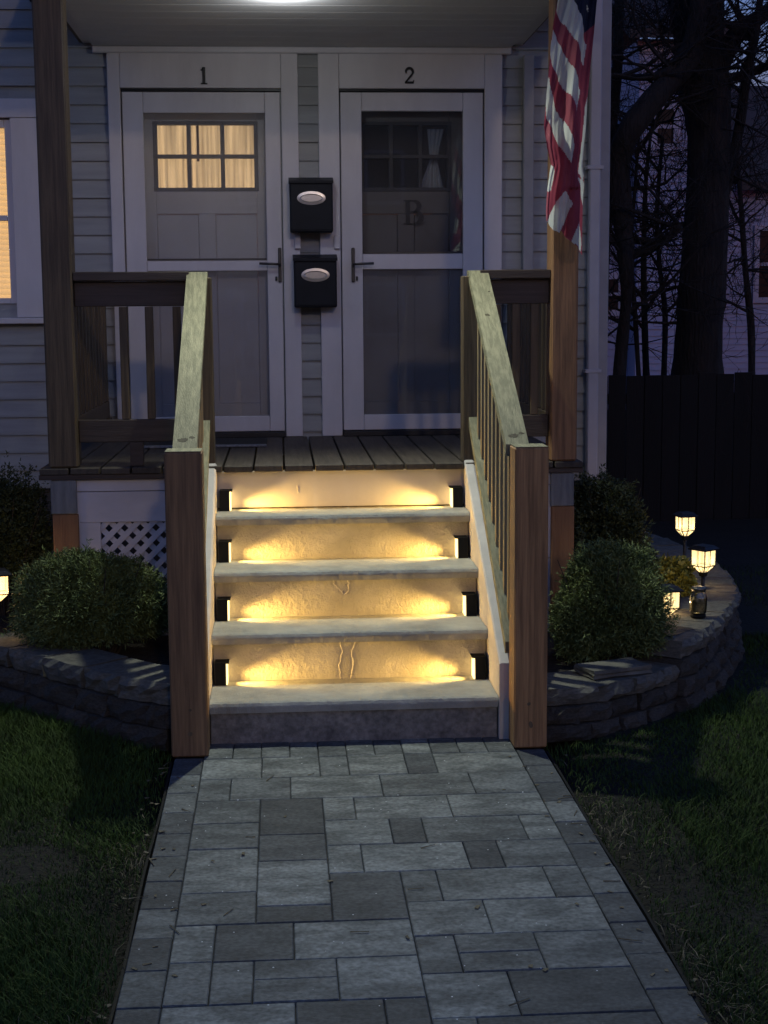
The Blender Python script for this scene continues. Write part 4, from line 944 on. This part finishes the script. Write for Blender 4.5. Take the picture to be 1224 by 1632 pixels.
# lanterns on stakes
def lantern(px, py_top, py_bot, wpx, Y, zg, glow, label, energy, rot=.35, watt=.2):
    c = PY(px, (py_top+py_bot)/2, Y); z1, z0 = ZY(py_top, Y, px), ZY(py_bot, Y, px); w = wpx/FPX*Y/math.cos(.3)
    r = empty('garden_lantern', (c.x, Y, zg), label, 'lantern', 'solar stake lanterns in the garden beds')
    hw = w/2*1.0; h = z1-z0; zk = z0+h*.30
    def ringv(z, q): return [(c.x+q*math.cos(rot+math.pi/4+k*math.pi/2)*1.414, Y+q*math.sin(rot+math.pi/4+k*math.pi/2)*1.414, z) for k in range(4)]
    rings = [ringv(z1-.001, hw), ringv(zk, hw*.96), ringv(z0, hw*.34)]
    for lv in (0, 1):
        for k in range(4):
            A, B = rings[lv], rings[lv+1]; mesh('pane', [A[k], A[(k+1) % 4], B[(k+1) % 4], B[k]], [(0, 1, 2, 3)], glow, r)
    for k in range(4):
        tube('frame_bar', [Vector(rings[0][k])*1, rings[1][k], rings[2][k]], .0032, 'black_metal', r, 5)
        m1 = [(Vector(rings[i][k])+Vector(rings[i][(k+1) % 4]))/2 for i in range(3)]; tube('frame_bar', m1, .0022, 'black_metal', r, 5)
        tube('frame_bar', [rings[1][k], rings[1][(k+1) % 4]], .0028, 'black_metal', r, 5)
    V = []; F = []
    for z, q in ((z1, hw*1.28), (z1+.007, hw*1.30), (z1+.018, hw*.95), (z1+.022, hw*.9)): V += ringv(z, q)
    for l in range(3):
        for k in range(4): F.append((4*l+k, 4*l+(k+1) % 4, 4*l+4+(k+1) % 4, 4*l+4+k))
    F += [(3, 2, 1, 0), (12, 13, 14, 15)]; mesh('roof', V, F, 'black_metal', r)
    mesh('base_cup', [*ringv(z0+.002, hw*.42), *ringv(z0-.02, hw*.3)], [(0, 1, 2, 3), (7, 6, 5, 4)]+[(k, 4+k, 4+(k+1) % 4, (k+1) % 4) for k in range(4)], 'black_metal', r)
    tube('stake', [(c.x, Y, z0-.018), (c.x, Y, zg-.05)], [.010, .007], 'black_metal', r, 8)
    pl = bpy.data.lights.new('lantern_lamp', 'POINT'); pl.energy = watt; pl.color = (1.0, .68, .32); pl.shadow_soft_size = .012
    po = bpy.data.objects.new('lamp', pl); C.objects.link(po); po.parent = r; po.location = Vector((c.x, Y, z0+h*.45))-wloc(r)
    return r
lantern(1092, 823, 854, 23, 7.75, .17, 'lantern_glow', 'lit stake lantern farthest along the curved wall, on the tallest stake', 1, .2)
lantern(1121, 876, 912, 27, 7.12, .17, 'lantern_glow', 'lit stake lantern standing right behind the glass jar', 1, .62)
lantern(1062, 941, 979, 32, 6.52, .16, 'lantern_glow', 'lit stake lantern half hidden by the rounded shrub', 1, .15)
lantern(-6, 916, 958, 34, 6.60, .17, 'lantern_glow_warm', 'amber stake lantern near the tall shrub below the window', 1, .3, .34)
# mason jar on the wall
jx = PY(1112, 1000, 6.42); zj = .294
jar = empty('glass_jar', (jx.x, 6.42, zj), 'glass mason jar standing on the stone garden wall', 'jar')
lathe('base', [(.030, 0), (.034, .003), (.034, .016), (.030, .018)], (jx.x, 6.42, zj), 'black_plastic', jar)
lathe('glass', [(.034, .0185), (.038, .024), (.039, .085), (.036, .100), (.028, .112), (.028, .118)], (jx.x, 6.42, zj), 'jar_glass', jar)
lathe('filling', [(.026, .024), (.031, .030), (.030, .070), (.022, .092)], (jx.x, 6.42, zj), 'filling', jar, 14, False)
lathe('lid', [(.031, .1185), (.031, .134), (.027, .137)], (jx.x, 6.42, zj), 'jar_band', jar)

# ------------------------------------------------------------------ lawn
def blades(name, pts, hmin, hmax, w, m, lean, label, flat=False):
    n = len(pts); z = np.array([gz(a, b) for a, b in pts]); base = np.column_stack([pts, z-.004])
    a = rng.uniform(0, 2*np.pi, n); h = rng.uniform(hmin, hmax, n)*(0.55+.9*(.5+.5*np.sin(pts[:, 0]*4.3+1.7*np.sin(pts[:, 1]*3.1))))
    l = np.abs(rng.normal(lean, lean*.6, n)); dirv = np.column_stack([np.cos(a), np.sin(a), np.zeros(n)]); sd = np.column_stack([-np.sin(a), np.cos(a), np.zeros(n)])
    mid = base+dirv*(h*l*.35)[:, None]+np.column_stack([np.zeros(n), np.zeros(n), h*.6]); tip = base+dirv*(h*l)[:, None]+np.column_stack([np.zeros(n), np.zeros(n), h*(.55 if flat else 1.0)])
    ww = (w*rng.uniform(.7, 1.3, n))[:, None]
    V = np.stack([base-sd*ww/2, base+sd*ww/2, mid+sd*ww*.4, mid-sd*ww*.4, tip], 1).reshape(-1, 3)
    k = np.arange(n)*5; T = np.concatenate([np.column_stack([k, k+1, k+2]), np.column_stack([k, k+2, k+3]), np.column_stack([k+3, k+2, k+4])])
    o = bigmesh(name, V, T, m); return tag(o, label, 'grass', None, 'stuff')
def lawn_mask(P):
    x, y = P[:, 0], P[:, 1]; ok = (x < PXL-.014) | (x > PXR+.014)
    bl = np.interp(x, [-3.2, -2.3, -1.75, -1.36, -1.2, -1.08, -.84, -.58, -.44], [6.75, 6.7, 6.62, 6.46, 6.32, 6.19, 5.92, 5.67, 5.58]); ok &= ~((x < PXL) & (y > bl-.02))
    br = np.interp(x, [.97, 1.1, 1.22, 1.37, 1.55, 1.68, 1.9, 2.08, 2.2, 2.29, 2.37], [5.58, 5.57, 5.61, 5.7, 5.85, 5.98, 6.28, 6.64, 6.93, 7.26, 8.2]); ok &= ~((x > PXR) & (x < 2.37) & (y > br-.02))
    # thin and bare patches
    bare = np.sin(x*3.1+2*np.sin(y*1.3+.5))*np.sin(y*2.3+1.2*x)
    edge = np.minimum(np.abs(x-PXL), np.abs(x-PXR)); keep = rng.random(len(x)) < np.clip(.75+.45*bare, .35, 1)*np.clip(edge/.12, .35, 1)
    keep &= ~((np.hypot((x-1.13)/.13, (y-4.55)/.55) < 1) & (rng.random(len(x)) < .7)) & ~((np.hypot((x+.86)/.25, (y-4.45)/.16) < 1) & (rng.random(len(x)) < .75))
    return ok & keep
def scatter(n, x0, x1, y0, y1): return np.column_stack([rng.uniform(x0, x1, n), rng.uniform(y0, y1, n)])
P = np.concatenate([scatter(120000, -1.75, PXL, 2.9, 6.6), scatter(170000, PXR, 2.9, 2.9, 7.4), scatter(26000, -3.6, -1.75, 2.2, 6.6), scatter(36000, 2.6, 4.6, 3, 9.5)])
P = P[lawn_mask(P)]
blades('lawn_grass', P, .014, .036, .0030, 'grass', .75, 'short dark green lawn grass on both sides of the path')
e1 = np.column_stack([PXL-.02-np.abs(rng.normal(0, .06, 700)), rng.uniform(2.6, 5.3, 700)]); e2 = np.column_stack([PXR+.03+np.abs(rng.normal(0, .09, 1000)), rng.uniform(2.6, 5.4, 1000)])
e3 = scatter(500, -1.5, -.5, 3.2, 5.4); e4 = scatter(600, 1.1, 2.4, 3.2, 6)
P = np.concatenate([e1, e2, e3, e4]); cl = rng.random(len(P)) < np.clip(.2+.6*np.sin(P[:, 1]*5+P[:, 0]*3), .03, 1); P = P[cl]
blades('dry_grass', P, .014, .036, .0028, 'straw', 1.5, 'dry straw-coloured grass litter along the path edges', True)

# ------------------------------------------------------------------ dark back yard: fence, trees, neighbouring houses
def fence(x0, x1, Y, h, label):
    r = empty('board_fence', ((x0+x1)/2, Y, 0), label, 'fence'); x = x0; me = box_mesh(.138, .018, h, .002); me.materials.append(M['fence_wood'])
    while x < x1: put('board', me, None, (x, Y+random.uniform(-.003, .003), h/2-.02+random.uniform(-.012, .012)), r); x += .143
    for z in (.3, h-.25): box('fence_rail', x0-.07, x1, Y+.013, Y+.05, z, z+.08, 'fence_wood', r, .002)
    x = x0
    while x < x1: box('fence_post', x-.045, x+.045, Y+.052, Y+.14, -.1, h+.02, 'fence_wood', r, .003); x += 2.4
fence(1.9, 7.6, 11.6, 1.16, 'dark wooden board fence across the back yard')
def siding_wall(name, x0, x1, Y, z0, z1, parent, step=.11, m='neighbour_siding_dusk'):
    V = []; F = []; z = z0
    while z < z1:
        b = len(V); V += [(x0, Y-.022, z), (x1, Y-.022, z), (x1, Y, z+step), (x0, Y, z+step), (x0, Y, z), (x1, Y, z)]
        F += [(b, b+1, b+2, b+3), (b, b+4, b+5, b+1)]; z += step
    return mesh(name, V, F, m, parent)
def far_window(x0, x1, z0, z1, Y, parent, arch=False):
    w = empty('window', (0, 0, 0)); w.parent = parent; w.location = Vector(((x0+x1)/2, Y, z0))-wloc(parent)
    for a, b, c, d in ((x0-.1, x0, z0-.1, z1+.1), (x1, x1+.1, z0-.1, z1+.1), (x0+.001, x1-.001, z1, z1+.1), (x0+.001, x1-.001, z0-.1, z0), (x0+.001, x1-.001, (z0+z1)/2-.03, (z0+z1)/2+.03)): box('frame', a, b, Y-.06, Y-.02, c, d, 'neighbour_trim', w, 0)
    for c, d in ((z0+.001, (z0+z1)/2-.031), ((z0+z1)/2+.031, z1-.001)): box('pane', x0+.001, x1-.001, Y-.04, Y-.03, c, d, 'neighbour_glass', w, 0)
YA = 24.0
hA = empty('neighbour_house', (XY(1010, YA), YA, 0), 'neighbour house with dusk-tinted pale siding behind the bare trees, with small window', 'house')
xm_, xa0, xa1 = XY(1016, YA), XY(880, YA), XY(1125, YA); ze = ZY(62, YA, 1040); zw = ZY(222, YA, 980)
box('wall_core', xm_, xa1, YA+.002, YA+8, 0, ze, 'neighbour_siding_dusk', hA, 0); siding_wall('siding', xm_, xa1, YA-.002, 0, ze-.02, hA)
box('wall_core', xa0, xm_-.002, YA+.502, YA+7, 0, zw, 'neighbour_siding_dusk', hA, 0); siding_wall('siding', xa0, xm_-.002, YA+.5, 0, zw-.02, hA)
box('frieze', xm_-.05, xa1, YA-.06, YA-.024, ze-.20, ze-.02, 'neighbour_trim', hA, 0)
prism_yz('roof', [(YA-.4, ze-.05), (YA+4, ze+1.9), (YA+8.3, ze-.05), (YA+8.3, ze+.1), (YA+4, ze+2.1), (YA-.4, ze+.1)], xm_-.25, xa1+.3, 'neighbour_roof', hA)
prism_yz('wing_roof', [(YA+.2, zw-.05), (YA+3, zw+.7), (YA+7.2, zw-.05), (YA+7.2, zw+.1), (YA+3, zw+.85), (YA+.2, zw+.1)], xa0-.3, xm_-.26, 'neighbour_roof', hA)
far_window(XY(950, YA+.5, 470), XY(984, YA+.5, 470), ZY(494, YA+.5, 975), ZY(445, YA+.5, 975), YA+.48, hA)
far_window(XY(1046, YA, 200), XY(1072, YA, 200), ZY(230, YA, 1050), ZY(175, YA, 1050), YA-.02, hA)
YB = 27.0
hB = empty('neighbour_house', (XY(1240, YB), YB, 0), 'pale sided neighbour house with dark roof and tall dark window, behind the trunk', 'house')
xb0, xb1 = XY(1130, YB), XY(1420, YB); zeB = ZY(300, YB, 1200); zrB = ZY(214, YB+2, 1200)
box('wall_core', xb0, xb1, YB+.002, YB+6, 0, zeB, 'neighbour_siding_dusk', hB, 0); siding_wall('siding', xb0, xb1, YB-.002, 0, zeB-.02, hB)
prism_yz('roof', [(YB-.4, zeB-.06), (YB+3, zrB+.9), (YB+6.4, zeB-.06), (YB+6.4, zeB+.08), (YB+3, zrB+1.05), (YB-.4, zeB+.08)], XY(1172, YB), xb1+.3, 'neighbour_roof', hB)
far_window(XY(1208, YB, 420), XY(1240, YB, 420), ZY(474, YB, 1215), ZY(368, YB, 1215), YB-.02, hB)
# trees: trunks and limbs traced at their distance, twigs grown from them
def limb(P, Y, wob=.08):
    pts = []; rad = []
    for i, (px, py, r) in enumerate(P): q = PY(px, py, Y+wob*math.sin(i*1.7)); pts.append(q); rad.append(r/FPX*Y)
    # smooth
    out = []; ro = []
    for i in range(len(pts)-1):
        p0, p1, p2, p3 = pts[max(i-1, 0)], pts[i], pts[i+1], pts[min(i+2, len(pts)-1)]
        for k in range(4):
            t = k/4; out.append(.5*((2*p1)+(p2-p0)*t+(2*p0-5*p1+4*p2-p3)*t*t+(-p0+3*p1-3*p2+p3)*t**3)); ro.append((rad[i]+(rad[i+1]-rad[i])*t)*(1+.06*math.sin(9*i+5*k)))
    out.append(pts[-1]); ro.append(rad[-1]); return out, ro
def twigs(V, F, p, d, L_, r, depth, rs):
    n = 5; pts = [p]; dd = d.normalized(); q = p.copy()
    for i in range(n):
        dd = (dd+Vector((rs.gauss(0, .16), rs.gauss(0, .16), rs.gauss(0, .16)+.03))).normalized(); q = q+dd*(L_/n); pts.append(q.copy())
    tube_geo(pts, [max(.0016, r*(1-.8*i/n)) for i in range(n+1)], 4 if r < .012 else 5, V, F)
    if depth > 0:
        for k in range(rs.randint(3, 4)):
            i = rs.randint(1, n); ax = Vector((rs.gauss(0, 1), rs.gauss(0, .6), rs.gauss(0, 1))).normalized()
            twigs(V, F, pts[i], (dd*.7+ax*.8), L_*rs.uniform(.45, .72), r*.5, depth-1, rs)
def tree(name, label, Y, limbs, ntw, seed, tw_len=1.1, zmin=1.2, group='bare trees in the back yard'):
    rs = random.Random(seed); b = PY(limbs[0][0][0], limbs[0][0][1], Y); r = empty(name, (b.x, Y, 0), label, 'tree', group); allp = []
    for k, P in enumerate(limbs):
        pts, rad = limb(P, Y)
        if k == 0: pts = [Vector((pts[0].x, Y, -.1))]+pts; rad = [rad[0]*1.2]+rad
        tube('trunk' if k == 0 else 'limb', pts, rad, 'bark', r, 10); allp += [(p, q) for p, q in zip(pts, rad)]
    V = []; F = []
    cand = [x for x in allp if x[0].z > zmin]
    for k in range(ntw):
        p, q = rs.choice(cand); sgn = rs.choice((-1, 1)); twigs(V, F, p, Vector((sgn*rs.uniform(.4, 1), rs.uniform(-.5, .5), rs.uniform(-.15, .9))), tw_len*rs.uniform(.5, 1.2), rs.uniform(.008, .02), 3, rs)
    o = mesh('crown', V, F, 'bark', r); o['kind'] = 'stuff'; return r
tree('bare_tree', 'thickest bare tree trunk in the back yard, forking high up', 12.6, [[(1110, 760, 50), (1111, 640, 44), (1113, 545, 40), (1122, 416, 34), (1130, 215, 36), (1116, 100, 40), (1112, 0, 42), (1112, -90, 40)],
     [(1142, 120, 18), (1170, 60, 15), (1224, 18, 13), (1290, -30, 10)], [(1150, 330, 9), (1176, 215, 8), (1189, 130, 8), (1206, 43, 6), (1214, -30, 5)], [(1150, 125, 8), (1190, 118, 7), (1250, 95, 6)], [(1085, 50, 14), (1070, -40, 12)]], 60, 1, 1.2)
tree('bare_tree', 'leaning bare tree whose crooked trunk bends towards the thickest trunk', 12.1, [[(983, 660, 12), (990, 560, 10), (998, 480, 9), (998, 420, 12), (992, 340, 18), (984, 270, 19), (1000, 215, 19), (1040, 160, 19), (1095, 95, 20), (1110, 40, 16), (1118, -60, 12)],
     [(975, 120, 4), (1010, 123, 5), (1045, 122, 6), (1070, 110, 7)], [(1000, 410, 8), (1035, 395, 8), (1062, 380, 7), (1085, 360, 6)]], 40, 2, 1.0)
tree('bare_tree', 'slender bare tree rising past the corner of the house roof', 13.4, [[(958, 640, 10), (962, 420, 9), (975, 220, 8), (984, 100, 8), (987, 0, 8), (990, -80, 7)]], 22, 3, 1.0)
for i, (P, lab) in enumerate((([(1018, 600, 4), (1012, 500, 4), (1006, 400, 3), (1012, 300, 2.5), (1020, 200, 2)], 'thin pale-barked sapling beside the crooked trunk'), ([(1030, 600, 6), (1027, 500, 5), (1026, 400, 5), (1030, 280, 3), (1042, 180, 2)], 'thin straight sapling between crooked and thickest trunk'),
     ([(1058, 600, 5), (1060, 500, 4.5), (1052, 430, 4), (1047, 340, 3.5), (1056, 220, 3)], 'thin bent sapling next to the thickest trunk'), ([(1198, 600, 6), (1197, 520, 6), (1188, 430, 5), (1182, 340, 4), (1176, 240, 3), (1184, 120, 2.5)], 'thin sapling in front of the tall dark window of the far house'))):
    tree('sapling', lab, 13.0+.3*i, [P], 14, 10+i, .75, 1.4, 'thin saplings in the back yard')

# ------------------------------------------------------------------ across the street (seen only as reflections in the door glass)
road = box('road', -60, 60, -13.5, -6.5, -.12, .012, 'joint_sand', None, 0); tag(road, 'dark asphalt street in front of the garden', None, None, 'structure')
emis('street_window', (1.0, .62, .28), .10)
YX = -22.0
for xc_, wid, ht, mm, lit, lab in ((-11.0, 10.0, 6.9, 'siding', (1,), 'grey gabled house across the street with one lit window'), (-.5, 10.6, 7.0, 'brown_stain', (), 'brown gabled house directly across the street'), (10.2, 10.4, 6.9, 'trim_grey', (), 'unlit pale gabled house across the street')):
    h = empty('street_house', (xc_, YX, 0), lab, 'house', 'houses across the street')
    x0, x1 = xc_-wid/2, xc_+wid/2
    prism_xz('wall', [(x0, 0), (x1, 0), (x1, ht), (xc_, ht+1.6), (x0, ht)], YX-8, YX, mm, h)
    for sg in (-1, 1):
        e = x0-.4 if sg < 0 else x1+.4; prism_xz('roof', [(e, ht-.25), (xc_, ht+1.65), (xc_, ht+1.9), (e, ht)], YX-8.4, YX+.4, 'neighbour_roof', h)
    k = 0
    for zz in (1.0, 4.3):
        for xx in (-.30, 0, .30):
            xw = xc_+xx*wid; nm = 'door' if (zz < 2 and xx == 0) else 'window'; zb0 = .1 if nm == 'door' else zz
            w_ = box(nm, xw-.5, xw+.5, YX+.002, YX+.06, zb0, zz+1.35, 'neighbour_trim', h, 0)
            box('pane' if nm == 'window' else 'panel', xw-.42, xw+.42, YX+.062, YX+.07, zb0+.08, zz+1.27, 'street_window' if k in lit else 'neighbour_glass', w_, 0); k += 1

# leaf litter and twig bits scattered on the path and along its edges
V = []; F = []
for k in range(130):
    x = random.choice([random.uniform(PXL, PXR), random.gauss(PXL, .06), random.gauss(PXR, .07)]); y = random.uniform(2.6, 5.4); a = random.uniform(0, 6.28)
    if k % 3: l, w = random.uniform(.004, .012), random.uniform(.002, .006)
    else: l, w = random.uniform(.014, .034), .0013
    b = len(V); c_, s_ = math.cos(a), math.sin(a)
    for u, v, z in ((-l, -w, .0028), (l, -w, .0045), (l*1.1, w, .0030), (-l, w, .0050)): V.append((x+u*c_-v*s_, y+u*s_+v*c_, z))
    V += [(p[0], p[1], p[2]-.0015) for p in V[b:b+4]]
    F += [(b, b+1, b+2, b+3), (b+7, b+6, b+5, b+4), (b, b+4, b+5, b+1), (b+1, b+5, b+6, b+2), (b+2, b+6, b+7, b+3), (b+3, b+7, b+4, b)]
lt_ = mesh('leaf_litter', V, F, 'straw'); tag(lt_, 'tiny dry leaf and twig bits scattered on the path', 'litter', None, 'stuff')
